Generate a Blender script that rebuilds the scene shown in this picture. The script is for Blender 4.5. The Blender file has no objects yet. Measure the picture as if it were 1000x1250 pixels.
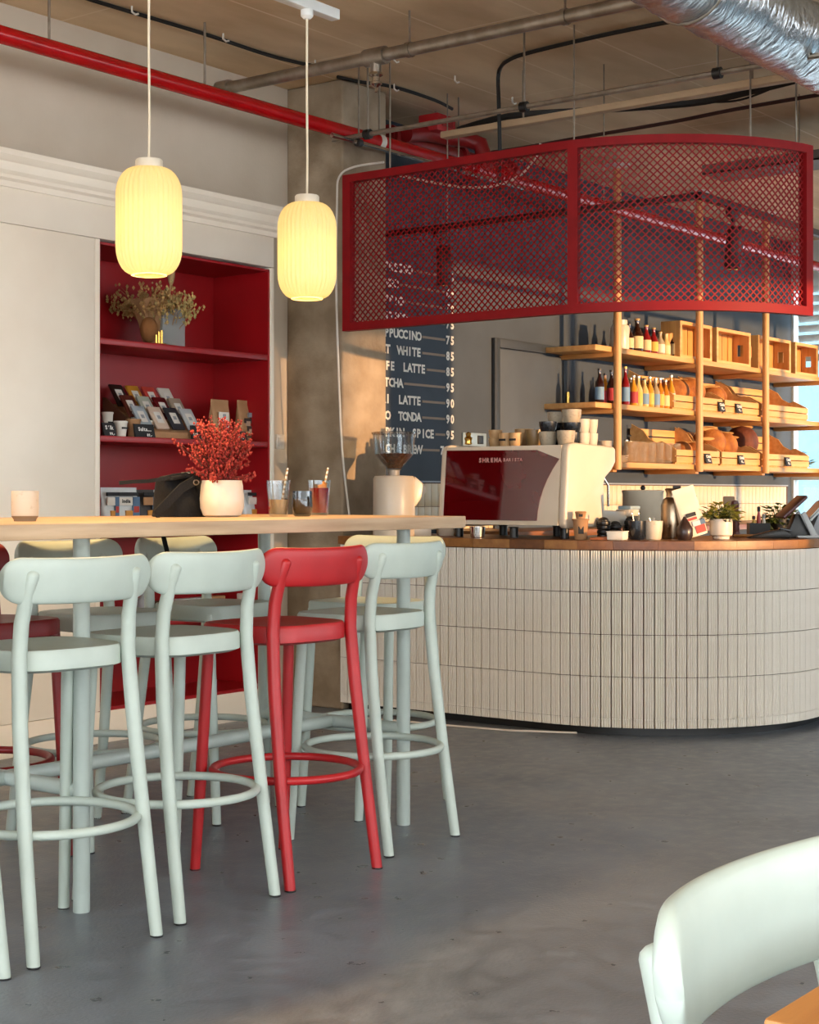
import bpy, bmesh, math, random
from mathutils import Vector, Matrix, Euler
random.seed(7)
SC = bpy.context.scene
COL = SC.collection
PI = math.pi

# ------------------------------------------------------------------ camera
F, HORIZ, H = 1950.0, 604.0, 1.15            # focal length (px of a 1000x1250 frame), horizon row, eye height
TH = math.atan2(1480.0, F)                    # heading, measured from +X
C, S = math.cos(TH), math.sin(TH)
cd = bpy.data.cameras.new('camera')
cam = bpy.data.objects.new('camera', cd); COL.objects.link(cam)
cam.location = (0, 0, H)
cam.rotation_euler = (PI/2, 0, TH - PI/2)
cd.sensor_fit = 'HORIZONTAL'; cd.sensor_width = 36.0; cd.lens = 36.0*F/1000.0
cd.shift_y = -(625.0-HORIZ)/1000.0
cd.clip_start = 0.05; cd.clip_end = 300
SC.camera = cam

# ------------------------------------------------------------------ sky, sun, exposure
w = bpy.data.worlds.new('sky'); SC.world = w; w.use_nodes = True
wb = w.node_tree.nodes['Background']
wb.inputs[0].default_value = (0.90, 0.955, 1.0, 1); wb.inputs[1].default_value = 4.6
sd = bpy.data.lights.new('low_sun', 'SUN'); sd.energy = 3.9; sd.color = (1.0, 0.58, 0.27); sd.angle = 0.009
so = bpy.data.objects.new('low_sun', sd); COL.objects.link(so)
sdir = Vector((0.03, 1.0, -0.055)).normalized()
so.rotation_euler = sdir.to_track_quat('-Z', 'Y').to_euler(); so.location = (8, -20, 8)
SC.view_settings.view_transform = 'Standard'; SC.view_settings.look = 'None'
SC.view_settings.gamma = 1.0; SC.view_settings.use_curve_mapping = False
SC.view_settings.exposure = 0.76
SC.cycles.max_bounces = 10; SC.cycles.diffuse_bounces = 5; SC.cycles.transparent_max_bounces = 24
SC.cycles.sample_clamp_indirect = 6.0; SC.cycles.caustics_reflective = False; SC.cycles.caustics_refractive = False

# ------------------------------------------------------------------ pixel rays to world planes
def kk(u): return (u-500.0)/F
def PY(u, Y): k = kk(u); return Y*(C+k*S)/(S-k*C)          # X where the ray column u meets the plane Y
def PX(u, X): k = kk(u); return X*(S-k*C)/(C+k*S)          # Y where it meets the plane X
def DEP(X, Y): return X*C + Y*S
def ZV(v, X, Y): return H - (v-HORIZ)*DEP(X, Y)/F
def UD(u, d): k = kk(u); return (d*C + k*d*S, d*S - k*d*C)  # at depth d
def PZ(u, v, z):
    d = (H-z)*F/(v-HORIZ); X, Y = UD(u, d); return (X, Y, z)

# ------------------------------------------------------------------ materials
def lin(h):
    if isinstance(h, str):
        h = h.lstrip('#'); c = [int(h[i:i+2], 16)/255 for i in (0, 2, 4)]
    else: c = list(h)
    return tuple(x/12.92 if x <= .04045 else ((x+.055)/1.055)**2.4 for x in c) + (1,)
MATS = {}
def mat(name, col, rough=.5, metal=0, col2=None, scale=8, detail=4, bump=0, bscale=60, stretch=(1,1,1), spec=.5, mixlo=.35, mixhi=.65, coat=0, sheen=0):
    if name in MATS: return MATS[name]
    m = bpy.data.materials.new(name); m.use_nodes = True; N = m.node_tree.nodes; L = m.node_tree.links
    p = N['Principled BSDF']; p.inputs['Base Color'].default_value = lin(col)
    p.inputs['Roughness'].default_value = rough; p.inputs['Metallic'].default_value = metal
    p.inputs['Specular IOR Level'].default_value = spec
    if coat: p.inputs['Coat Weight'].default_value = coat
    tc = N.new('ShaderNodeTexCoord'); mp = N.new('ShaderNodeMapping'); mp.inputs['Scale'].default_value = stretch
    L.new(tc.outputs['Object'], mp.inputs['Vector'])
    nz = N.new('ShaderNodeTexNoise'); nz.inputs['Scale'].default_value = scale; nz.inputs['Detail'].default_value = detail
    L.new(mp.outputs['Vector'], nz.inputs['Vector'])
    rp = N.new('ShaderNodeValToRGB')
    c1 = lin(col); c2 = lin(col2) if col2 else tuple(x*.9 for x in c1[:3])+(1,)
    rp.color_ramp.elements[0].position = mixlo; rp.color_ramp.elements[0].color = c2
    rp.color_ramp.elements[1].position = mixhi; rp.color_ramp.elements[1].color = c1
    L.new(nz.outputs['Fac'], rp.inputs['Fac']); L.new(rp.outputs['Color'], p.inputs['Base Color'])
    if bump:
        n2 = N.new('ShaderNodeTexNoise'); n2.inputs['Scale'].default_value = bscale; n2.inputs['Detail'].default_value = 5
        L.new(mp.outputs['Vector'], n2.inputs['Vector'])
        b = N.new('ShaderNodeBump'); b.inputs['Strength'].default_value = bump; b.inputs['Distance'].default_value = .01
        L.new(n2.outputs['Fac'], b.inputs['Height']); L.new(b.outputs['Normal'], p.inputs['Normal'])
    MATS[name] = m; return m
def wood(name, col, col2, axis='X', rough=.45, scale=6):
    st = {'X': (.35, 5, 5), 'Y': (5, .35, 5), 'Z': (5, 5, .35)}[axis]
    return mat(name, col, rough, col2=col2, scale=scale, detail=6, stretch=st, bump=.08, bscale=30, mixlo=.3, mixhi=.7)
def glass(name, tint='#f2f6f8', gloss=.12, rough=.02, alpha=.9):
    if name in MATS: return MATS[name]
    m = bpy.data.materials.new(name); m.use_nodes = True; N = m.node_tree.nodes; L = m.node_tree.links
    for n in list(N): N.remove(n)
    out = N.new('ShaderNodeOutputMaterial'); t = N.new('ShaderNodeBsdfTransparent'); g = N.new('ShaderNodeBsdfGlossy')
    t.inputs[0].default_value = lin(tint); g.inputs['Roughness'].default_value = rough; g.inputs['Color'].default_value = (1,1,1,1)
    mx = N.new('ShaderNodeMixShader'); fr = N.new('ShaderNodeLayerWeight'); fr.inputs[0].default_value = .35
    ma = N.new('ShaderNodeMath'); ma.operation = 'MULTIPLY_ADD'; ma.inputs[1].default_value = .3; ma.inputs[2].default_value = gloss*.4
    L.new(fr.outputs['Facing'], ma.inputs[0]); L.new(ma.outputs[0], mx.inputs[0]); L.new(t.outputs[0], mx.inputs[1]); L.new(g.outputs[0], mx.inputs[2])
    L.new(mx.outputs[0], out.inputs[0]); MATS[name] = m; return m

def cloudy(name, hx, f=.5):
    if name in MATS: return MATS[name]
    m = bpy.data.materials.new(name); m.use_nodes = True; N = m.node_tree.nodes; L = m.node_tree.links
    p = N['Principled BSDF']; p.inputs['Base Color'].default_value = lin(hx); p.inputs['Roughness'].default_value = .15
    t = N.new('ShaderNodeBsdfTransparent'); t.inputs[0].default_value = lin(hx); mx = N.new('ShaderNodeMixShader'); mx.inputs[0].default_value = f
    L.new(t.outputs[0], mx.inputs[1]); L.new(p.outputs[0], mx.inputs[2]); L.new(mx.outputs[0], N['Material Output'].inputs[0]); MATS[name] = m; return m
WHITEW = mat('white_lacquer', '#f0e6d5', .45, col2='#eadfcd', scale=3)
WALLM = mat('warm_grey_plaster', '#cbbeac', .85, col2='#c1b3a0', scale=2.5, bump=.05, bscale=90)
REDC = mat('red_lacquer', '#9a0c14', .38, col2='#8e0a10', scale=3)
SLATE = mat('slate_wall_paint', '#3a434d', .75, col2='#343d47', scale=4, bump=.04, bscale=120)
MINT = mat('mint_white_plastic', '#bac5bb', .42, col2='#b3beb4', scale=10)
MINTM = mat('mint_white_metal', '#b7c2bb', .28, col2='#b1bcb5', scale=10)
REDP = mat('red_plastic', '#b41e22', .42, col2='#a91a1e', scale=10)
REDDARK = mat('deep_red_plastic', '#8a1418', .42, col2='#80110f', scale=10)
REDMET = mat('red_powder_coat', '#86060d', .6, col2='#7c050b', scale=10, spec=.25)
REDPIPE = mat('red_pipe_paint', '#b0080e', .25, col2='#9c070c', scale=6)
CONC = mat('concrete_column', '#a3917a', .9, col2='#84725b', scale=5, detail=10, bump=.35, bscale=45)
CEILM = mat('concrete_ceiling', '#e4caa4', .92, col2='#c4a680', scale=1.6, detail=8, stretch=(.6,1.6,1), bump=.25, bscale=25)
def seams(m, bw, rh, ms, hx, f):
    N = m.node_tree.nodes; L = m.node_tree.links; p = N['Principled BSDF']; br = N.new('ShaderNodeTexBrick'); br.inputs['Scale'].default_value = 1
    br.inputs['Brick Width'].default_value = bw; br.inputs['Row Height'].default_value = rh; br.inputs['Mortar Size'].default_value = ms; br.inputs['Mortar Smooth'].default_value = .6
    L.new(N['Texture Coordinate'].outputs['Object'], br.inputs['Vector']); base = p.inputs['Base Color'].links[0].from_socket
    mx = N.new('ShaderNodeMix'); mx.data_type = 'RGBA'; mx.inputs[7].default_value = lin(hx); mu = N.new('ShaderNodeMath'); mu.operation = 'MULTIPLY'; mu.inputs[1].default_value = f
    L.new(br.outputs['Fac'], mu.inputs[0]); L.new(mu.outputs[0], mx.inputs[0]); L.new(base, mx.inputs[6]); L.new(mx.outputs[2], p.inputs['Base Color'])
seams(CEILM, 2.5, .5, .008, '#f0dcbe', .55)
STEEL = mat('galvanised_steel', '#a79d90', .4, .85, col2='#8d8375', scale=14)
CHROME = mat('polished_steel', '#d0cdc8', .18, 1, scale=20)
BLACKM = mat('black_metal', '#121110', .45, col2='#0d0c0b', scale=9)
BLACKP = mat('black_plastic', '#161514', .4, col2='#100f0e', scale=9)
BLACKF = mat('black_fabric', '#0e0d0c', .9, col2='#050505', scale=40, bump=.3, bscale=120)
CABLE = mat('black_cable', '#14110f', .6, scale=9)
WHITEC = mat('white_cord', '#d8cfc2', .6, scale=9)
OAK = wood('oak_top', '#cdaf8e', '#a88868', 'X', .5)
PINE = wood('pine_X', '#d6a264', '#c28a4c', 'X', .55)
PINEZ = wood('pine_Z', '#d3a26a', '#c08a50', 'Z', .5)
PINEY = wood('pine_Y', '#c98f50', '#b47838', 'Y', .55)
CRATE = wood('crate_wood', '#dba25c', '#c38440', 'Z', .6)
CRATEX = wood('crate_wood_X', '#deac6c', '#c8904e', 'X', .6)
WALNUT = wood('worktop_oak', '#8f5b30', '#6d4120', 'X', .38)
STAVES = [wood('stave_%s' % n, a, b, 'X', .4) for n, a, b in (('amber', '#8a5526', '#6f411b'), ('tan', '#94632f', '#7a4d24'), ('brown', '#6d421f', '#573216'), ('pale', '#9b6c3c', '#81552c'))]
TILE = mat('ivory_tile_glaze', '#d9d3c8', .3, col2='#d0c9bc', scale=5)
GROUT = mat('brown_grout', '#54382a', .9, scale=20)
TILEW = mat('cream_wall_tile', '#d2c0a0', .3, col2='#c8b592', scale=5)
CREAM = mat('cream_machine_shell', '#cfc1ad', .32, col2='#c9baa5', scale=4)
REDGLOSS = mat('dark_red_gloss', '#560509', .06, col2='#4c0407', scale=4, coat=1)
KRAFT = mat('kraft_paper', '#a9805a', .8, col2='#9a724d', scale=14, bump=.1, bscale=60)
PAPER = mat('white_paper', '#ded8cc', .7, scale=12)
CERAM = mat('speckled_ceramic', '#c9baa4', .5, col2='#b5a48c', scale=60, mixlo=.25, mixhi=.4)
CERAMW = mat('cream_glazed_pot', '#d8ccbb', .35, col2='#cdbfab', scale=8)
DARKC = mat('dark_blue_glaze', '#20262e', .25, col2='#11151b', scale=18)
GREYC = mat('grey_plastic', '#8f959a', .45, scale=8)
GLASSM = glass('clear_glass')
WINGL = glass('window_glass', '#f7fbfc', .05)
SMOKE = glass('smoked_ribbed_glass', '#b3bac0', .12)
FOIL = mat('silver_foil', '#c9cdd0', .27, .9, col2='#a9adb0', scale=5, bump=1.6, bscale=9, stretch=(3,1,1))
BREAD = mat('bread_crust', '#b9752f', .8, col2='#8a4d1c', scale=11, detail=8, bump=.7, bscale=40)
BREAD2 = mat('dark_rye_crust', '#6e3418', .75, col2='#532510', scale=9, detail=6, bump=.4, bscale=40)
CHALK = mat('chalkboard', '#17181a', .7, scale=9)
CHALKT = mat('chalk_lettering', '#e8e6e0', .8, scale=9)
LETTER = mat('white_lettering', '#eae4d8', .6, scale=9)
LEAF = mat('green_leaf', '#5c6a2c', .55, col2='#3c4a1e', scale=14)
LEAFY = mat('yellow_green_leaf', '#a39a3c', .55, col2='#6f7228', scale=30)
HEATH = mat('red_heather', '#94241b', .75, col2='#781614', scale=60)
HEATH2 = mat('pink_heather', '#a63a30', .75, col2='#953026', scale=60)
DRY = mat('dried_flower', '#a8834f', .85, col2='#86643a', scale=40)
DRY2 = mat('dried_seed', '#c9a566', .85, col2='#8f8a5a', scale=40)
GOLD = mat('brass', '#d8ae5a', .22, 1, scale=9)

# floor: grey sheet with cloudy wear and faint joints
def floor_mat():
    m = mat('grey_floor', '#737981', .36, col2='#5e646c', scale=2.4, detail=10, bump=.14, bscale=90, mixlo=.3, mixhi=.7)
    N = m.node_tree.nodes; L = m.node_tree.links; p = N['Principled BSDF']
    tc = N['Texture Coordinate']; br = N.new('ShaderNodeTexBrick'); br.offset = .5
    br.inputs['Scale'].default_value = 1; br.inputs['Brick Width'].default_value = 1.22; br.inputs['Row Height'].default_value = .61
    br.inputs['Mortar Size'].default_value = .0022; br.inputs['Mortar Smooth'].default_value = .4
    L.new(tc.outputs['Object'], br.inputs['Vector'])
    base = p.inputs['Base Color'].links[0].from_socket
    fine = N.new('ShaderNodeTexNoise'); fine.inputs['Scale'].default_value = 16; fine.inputs['Detail'].default_value = 12
    L.new(tc.outputs['Object'], fine.inputs['Vector'])
    m1 = N.new('ShaderNodeMix'); m1.data_type = 'RGBA'; m1.blend_type = 'OVERLAY'; m1.inputs[0].default_value = .6
    L.new(base, m1.inputs[6]); L.new(fine.outputs['Fac'], m1.inputs[7])
    m2 = N.new('ShaderNodeMix'); m2.data_type = 'RGBA'; m2.inputs[7].default_value = lin('#77797b')
    mu = N.new('ShaderNodeMath'); mu.operation = 'MULTIPLY'; mu.inputs[1].default_value = .35
    L.new(br.outputs['Fac'], mu.inputs[0]); L.new(mu.outputs[0], m2.inputs[0]); L.new(m1.outputs[2], m2.inputs[6]); L.new(m2.outputs[2], p.inputs['Base Color'])
    mr = N.new('ShaderNodeMapRange'); mr.inputs[1].default_value = .3; mr.inputs[2].default_value = .7; mr.inputs[3].default_value = .27; mr.inputs[4].default_value = .5
    L.new(fine.outputs['Fac'], mr.inputs[0]); L.new(mr.outputs[0], p.inputs['Roughness'])
    return m
FLOORM = floor_mat()

# ------------------------------------------------------------------ mesh builder
GLY = {}
def glyph(ch):
    if ch in GLY: return GLY[ch]
    cu = bpy.data.curves.new('glyph', 'FONT'); cu.body = ch; cu.size = 1.0; cu.offset = .042; cu.resolution_u = 2
    o = bpy.data.objects.new('glyph', cu); COL.objects.link(o)
    dg = bpy.context.evaluated_depsgraph_get(); me = bpy.data.meshes.new_from_object(o.evaluated_get(dg))
    vs = [tuple(v.co) for v in me.vertices]; fs = [tuple(p.vertices) for p in me.polygons]
    bpy.data.objects.remove(o); bpy.data.curves.remove(cu); bpy.data.meshes.remove(me)
    xs = [v[0] for v in vs] or [0, .3]
    GLY[ch] = (vs, fs, min(xs), max(xs)); return GLY[ch]

class MB:
    def __init__(s): s.v = []; s.f = []
    def add(s, vs, fs):
        n = len(s.v); s.v += [Vector(a) for a in vs]; s.f += [tuple(i+n for i in f) for f in fs]; return s
    def box(s, x0, x1, y0, y1, z0, z1):
        x0, x1 = min(x0, x1), max(x0, x1); y0, y1 = min(y0, y1), max(y0, y1); z0, z1 = min(z0, z1), max(z0, z1)
        return s.add([(x0,y0,z0),(x1,y0,z0),(x1,y1,z0),(x0,y1,z0),(x0,y0,z1),(x1,y0,z1),(x1,y1,z1),(x0,y1,z1)],
                     [(0,3,2,1),(4,5,6,7),(0,1,5,4),(1,2,6,5),(2,3,7,6),(3,0,4,7)])
    def cbox(s, c, size, rot=(0,0,0)):
        t = MB().box(-size[0]/2, size[0]/2, -size[1]/2, size[1]/2, -size[2]/2, size[2]/2)
        M = Matrix.Translation(c) @ Euler(rot).to_matrix().to_4x4()
        return s.add([M @ a for a in t.v], t.f)
    def lathe(s, prof, c=(0,0,0), n=24, lobes=0, amp=0, closed=False):
        vs = []; fs = []; m = len(prof)
        for r, z in prof:
            for i in range(n):
                a = 2*PI*i/n; q = r*(1+amp*math.cos(lobes*a)) if lobes else r
                vs.append((c[0]+q*math.cos(a), c[1]+q*math.sin(a), c[2]+z))
        for j in range(m-1):
            for i in range(n):
                k = (i+1) % n; fs.append((j*n+i, j*n+k, (j+1)*n+k, (j+1)*n+i))
        if prof[0][0] > 1e-6 and not closed: fs.append(tuple(range(n))[::-1])
        if prof[-1][0] > 1e-6 and not closed: fs.append(tuple((m-1)*n+i for i in range(n)))
        return s.add(vs, fs)
    def tube(s, pts, rad, n=10, closed=False, dome=False, flat=None):
        P = [Vector(p) for p in pts]; R = list(rad) if hasattr(rad, '__len__') else [rad]*len(P)
        if dome and not closed:
            d = (P[-1]-P[-2]).normalized(); r = R[-1]
            for t in (.5, .85, .98): P.append(P[len(pts)-1]+d*r*t*.7); R.append(r*math.sqrt(max(0, 1-t*t)))
        m = len(P); vs = []; fs = []; up = None
        for i in range(m):
            if closed: t = P[(i+1) % m]-P[i-1]
            else: t = P[min(i+1, m-1)]-P[max(i-1, 0)]
            t.normalize()
            if up is None: up = Vector((0,0,1)) if abs(t.z) < .9 else Vector((0,1,0))
            x = t.cross(up);
            if x.length < 1e-6: x = t.orthogonal()
            x.normalize(); y = x.cross(t).normalized(); up = y
            for j in range(n):
                a = 2*PI*(j+.5)/n; vs.append(P[i]+x*(R[i]*math.cos(a))+y*(R[i]*math.sin(a)))
        for i in range(m if closed else m-1):
            ii = (i+1) % m
            for j in range(n):
                k = (j+1) % n; fs.append((i*n+j, i*n+k, ii*n+k, ii*n+j))
        if not closed: fs.append(tuple(range(n))[::-1]); fs.append(tuple((m-1)*n+j for j in range(n)))
        return s.add(vs, fs)
    def prism(s, poly, axis, a0, a1):
        f = {'X': lambda p, a: (a, p[0], p[1]), 'Y': lambda p, a: (p[0], a, p[1]), 'Z': lambda p, a: (p[0], p[1], a)}[axis]
        n = len(poly); vs = [f(p, a0) for p in poly]+[f(p, a1) for p in poly]
        return s.add(vs, [tuple(range(n))[::-1], tuple(range(n, 2*n))]+[(i, (i+1) % n, n+(i+1) % n, n+i) for i in range(n)])
    def ball(s, c, r, n=12, m=8, rot=None):
        if not hasattr(r, '__len__'): r = (r, r, r)
        vs = [(0,0,-1)]; fs = []
        for j in range(1, m):
            b = -PI/2+PI*j/m
            for i in range(n): a = 2*PI*i/n; vs.append((math.cos(b)*math.cos(a), math.cos(b)*math.sin(a), math.sin(b)))
        vs.append((0,0,1)); e = len(vs)-1
        for i in range(n):
            k = (i+1) % n; fs.append((0, 1+k, 1+i)); fs.append((e, e-n+i, e-n+k))
            for j in range(m-2): fs.append((1+j*n+i, 1+j*n+k, 1+(j+1)*n+k, 1+(j+1)*n+i))
        M = Euler(rot).to_matrix() if rot else Matrix.Identity(3)
        return s.add([Vector(c)+M @ Vector((a[0]*r[0], a[1]*r[1], a[2]*r[2])) for a in vs], fs)
    def octa(s, c, r):
        x, y, z = c
        return s.add([(x+r,y,z),(x-r,y,z),(x,y+r,z),(x,y-r,z),(x,y,z+r*1.2),(x,y,z-r*1.2)], [(0,2,4),(2,1,4),(1,3,4),(3,0,4),(2,0,5),(1,2,5),(3,1,5),(0,3,5)])
    def text(s, st, o, xd, yd, size, adv=None, align='l', thick=0.0):
        xd = Vector(xd).normalized(); yd = Vector(yd).normalized(); o = Vector(o); nrm = xd.cross(yd)
        def wd(ch): return (.32 if ch == ' ' else glyph(ch)[3]-glyph(ch)[2]+.09)*size
        tot = sum((adv or wd(c)) for c in st); x = {'l': 0, 'c': -tot/2, 'r': -tot}[align]
        for ch in st:
            a = adv or wd(ch)
            if ch != ' ':
                vs, fs, x0, x1 = glyph(ch); off = (a-(x1-x0)*size)/2
                s.add([o+xd*(x+off+(v[0]-x0)*size)+yd*(v[1]*size)+nrm*thick for v in vs], fs)
            x += a
        return s
    def build(s, name, m, parent=None, smooth=True, bevel=0, seg=2, world=False, angle=38, kind=None):
        me = bpy.data.meshes.new(name)
        off = parent.location if (world and parent) else Vector((0,0,0))
        me.from_pydata([tuple(a-off) for a in s.v], [], s.f); me.update()
        if bevel:
            bm = bmesh.new(); bm.from_mesh(me)
            ed = [e for e in bm.edges if len(e.link_faces) == 2 and e.calc_face_angle(0) > math.radians(35)]
            bmesh.ops.bevel(bm, geom=ed, offset=bevel, segments=seg, affect='EDGES', profile=.5)
            bm.to_mesh(me); bm.free()
        if smooth:
            me.polygons.foreach_set('use_smooth', [True]*len(me.polygons)); me.set_sharp_from_angle(angle=math.radians(angle))
        if m: me.materials.append(m)
        o = bpy.data.objects.new(name, me); COL.objects.link(o)
        if parent: o.parent = parent
        if kind: o['kind'] = kind
        return o

def tag(o, label, cat, group=None):
    o['label'] = label; o['category'] = cat
    if group: o['group'] = group
    return o
def thing(name, label, cat, loc=(0,0,0), rz=0, group=None):
    o = bpy.data.objects.new(name, None); o.empty_display_size = .05; COL.objects.link(o)
    o.location = loc; o.rotation_euler = (0, 0, rz); return tag(o, label, cat, group)
def struct(o): o['kind'] = 'structure'; return o
def dup(root, loc=None, rz=None, label=None):
    c = root.copy(); COL.objects.link(c)
    if loc is not None: c.location = loc
    if rz is not None: c.rotation_euler = (0, 0, rz)
    if label: c['label'] = label
    for ch in list(root.children):
        d = ch.copy(); COL.objects.link(d); d.parent = c
        for g in list(ch.children):
            e = g.copy(); COL.objects.link(e); e.parent = d
    return c
def recol(root, m_from, m_to):
    for ch in root.children:
        for o in [ch]+list(ch.children):
            for i, sl in enumerate(o.material_slots):
                if sl.material == m_from: sl.link = 'OBJECT'; sl.material = m_to
ORD = ['zeroth','first','second','third','fourth','fifth','sixth','seventh','eighth','ninth','tenth','eleventh','twelfth','thirteenth','fourteenth','fifteenth','sixteenth','seventeenth','eighteenth','nineteenth','twentieth','twenty-first','twenty-second']

# ================================================================== THE SETTING
CZ = 3.38
XW, YB, XR = -2.6, 5.85, 13.3
struct(MB().box(XW-.2, XR+.2, -4.2, 7, -.1, 0).build('floor', FLOORM, smooth=False))
ceil = struct(MB().box(XW-.2, XR+.2, -4.2, 7, CZ, CZ+.25).build('ceiling', CEILM, smooth=False))
wl_ = MB().box(XW-.2, XW, 4.6, 7, 0, CZ).box(XW-.2, XW, -4.2, 4.6, 0, .3).box(XW-.2, XW, -4.2, 4.6, 3.15, CZ)
for i in range(5): y = -4.1+i*2.15; wl_.box(XW-.15, XW, y-.05, y+.05, .3, 3.15)
struct(wl_.build('wall_left', WALLM, smooth=False))
wb_ = MB().box(XW, 6.6, YB, YB+.12, 2.62, CZ).box(6.26, 6.6, YB, YB+.12, 0, 2.62).box(XW, 6.6, 6.25, 6.37, 0, CZ)
struct(wb_.build('wall_back', WALLM, smooth=False))
struct(MB().box(6.6, XR, YB, YB+.15, 0, CZ).build('wall_right', SLATE, smooth=False))
# window wall behind the camera (south side): sill and mullions, open to the daylight
fa = MB().box(XW, XR, -4.15, -4.0, 0, .35).box(XW, XR, -4.15, -4.0, 3.15, CZ)
for x in (-2.5, .3, 3.1, 5.5, 9.3, 11.9, 13.2): fa.box(x-.05, x+.05, -4.15, -4.0, .35, 3.15)
fa.box(7.2, 7.85, -4.15, -3.9, .35, 3.15).box(5.3, 7.2, -4.15, -3.9, 2.56, 3.15)  # pier and lowered header added to shade the menu lettering and canopy
struct(fa.build('window_2', mat('dark_frame', '#3a3a3a', .5), smooth=False))
lowp = MB().box(5.6, XR, -4.3, -4.18, 0, 1.3)  # low unseen wall added to keep the sun off the counter front
struct(lowp.build('counter_sun_block', WALLM, smooth=False))
nb = MB().box(-60, 5.42, -34, -24, 0, 5.2).build('sun_blocker', mat('blocker_grey', '#b9b2a8', .9), smooth=False)  # unseen block added to keep the low sun off the table side
struct(nb)
tag(MB().box(21, 30, -4, 16, -.2, 9).build('window_backdrop', mat('backdrop_blue', '#5f7f8d', .9), smooth=False), 'pale blue backdrop wall added outside the end window', 'backdrop')  # backdrop added so the window view does not burn out to white
struct(MB().box(XW-3, XR+3, -7.5, 7, -.3, -.12).build('cut_ground', mat('pale_paving', '#a8a49c', .9), smooth=False))  # ground cut short so sky light from below brightens the ceiling

# end window with blind
wy0, wy1 = 1.2, 5.83
fr = MB().box(XR, XR+.1, wy1, 5.85, 0, CZ).box(XR, XR+.1, wy0-.05, wy1, 2.95, CZ).box(XR, XR+.1, wy0-.05, wy1, 0, .12)
fr.box(XR, XR+.09, wy0, wy1, 1.28, 1.36)
for i in range(4): y = wy0+i*(wy1-wy0)/4; fr.box(XR, XR+.1, y-.04, y+.04, .1, 2.97)
win = struct(fr.build('window_1', mat('white_window_frame', '#dfe3e2', .4), smooth=False))
MB().box(XR+.05, XR+.056, wy0, wy1, .12, 2.95).build('pane', WINGL, win, smooth=False)
sl0 = None
for i in range(8):
    z = 2.35+i*.086
    if sl0 is None:
        sl0 = MB().cbox((0, 0, 0), (.066, 1.1, .006), (0, 1.0, 0)).build('slat', mat('white_slat', '#e4e6e4', .5), win, smooth=False); o = sl0
    else: o = sl0.copy(); COL.objects.link(o)
    o.location = (XR-.03, 5.22, z)
struct(MB().box(XR, XR+.15, -4.2, wy0-.05, 0, CZ).build('wall_end', SLATE, smooth=False))

# hidden door in the slate wall
dx0, dx1 = PY(600, YB), PY(690, YB)
dr = struct(MB().box(dx0+.06, dx1-.06, YB-.018, YB+.01, 0.02, 2.10).build('door_1', mat('door_slate', '#464e56', .5), bevel=.004))
MB().box(dx0, dx0+.06, YB-.03, YB+.005, 0, 2.17).box(dx1-.06, dx1, YB-.03, YB+.005, 0, 2.17).box(dx0+.06, dx1-.06, YB-.03, YB+.005, 2.11, 2.17).build('door_frame', mat('frame_slate', '#2b3137', .5), dr, bevel=.003)
MB().box(dx1-.12, dx1-.085, YB-.035, YB-.018, 1.0, 1.16).tube([(dx1-.1, YB-.035, 1.08), (dx1-.1, YB-.075, 1.08), (dx1-.22, YB-.075, 1.08)], .009).build('door_handle', STEEL, dr)
MB().tube([(dx1-.03, YB-.04, 1.72), (dx1-.03, YB-.04, 1.86)], .014).build('hinge', GOLD, dr)

# column
cx0, cx1, cy0, cy1 = 6.59, 6.97, 5.45, 5.849
colo = MB().box(cx0, cx1, cy0, cy1, 0, CZ-.001).build('concrete_column', CONC, bevel=.012, smooth=False)
tag(colo, 'square raw concrete column between the white cabinet wall and the coffee bar', 'column')

# ------------------------------------------------------------------ pieces of the ceiling
def cable(name, pts, r, m, label, cat='cable', n=6):
    # smooth Catmull-Rom through the points
    P = [Vector(p) for p in pts]; Q = []
    for i in range(len(P)-1):
        a, b, c, d = P[max(i-1,0)], P[i], P[i+1], P[min(i+2, len(P)-1)]
        for t in (0, .25, .5, .75):
            Q.append(.5*((2*b)+(-a+c)*t+(2*a-5*b+4*c-d)*t*t+(-a+3*b-3*c+d)*t**3))
    Q.append(P[-1]); o = MB().tube(Q, r, n).build(name, m); return tag(o, label, cat)

# red sprinkler pipe
py, pz = 5.33, 3.05
rp = thing('sprinkler_pipe', 'long glossy red fire sprinkler pipe running under the ceiling along the back wall', 'pipe', (4, py, pz))
MB().tube([(XW, py, pz), (12.9, py, pz)], .038, 20).build('main_pipe', REDPIPE, rp, world=True)
x = PY(463, py); MB().tube([(x-.02, py, pz), (x+.02, py, pz)], .041, 20).build('clamp_ring', mat('pale_ring', '#cfc8bd', .4), rp, world=True)
for u in (575, 612): x = PY(u, py); MB().tube([(x-.05, py, pz), (x+.05, py, pz)], .056, 20).tube([(x-.012, py, pz), (x+.012, py, pz)], .07, 16).build('coupling', REDPIPE, rp, world=True)
x = PY(590, py)
MB().tube([(x, py, pz), (x, py, pz+.1), (x, py+.02, pz+.16), (x-.03, py+.08, pz+.19), (x-.12, py+.16, pz+.2), (x-.3, py+.2, pz+.2), (7.25, py+.2, pz+.16)], .048, 16).build('elbow_branch', REDDARK, rp, world=True)
for u in (60, 250, 463): 
    xx = PY(u, py); MB().tube([(xx, py, pz+.03), (xx, py, CZ)], .006, 6).build('hanger_rod', STEEL, rp, world=True)
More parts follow.
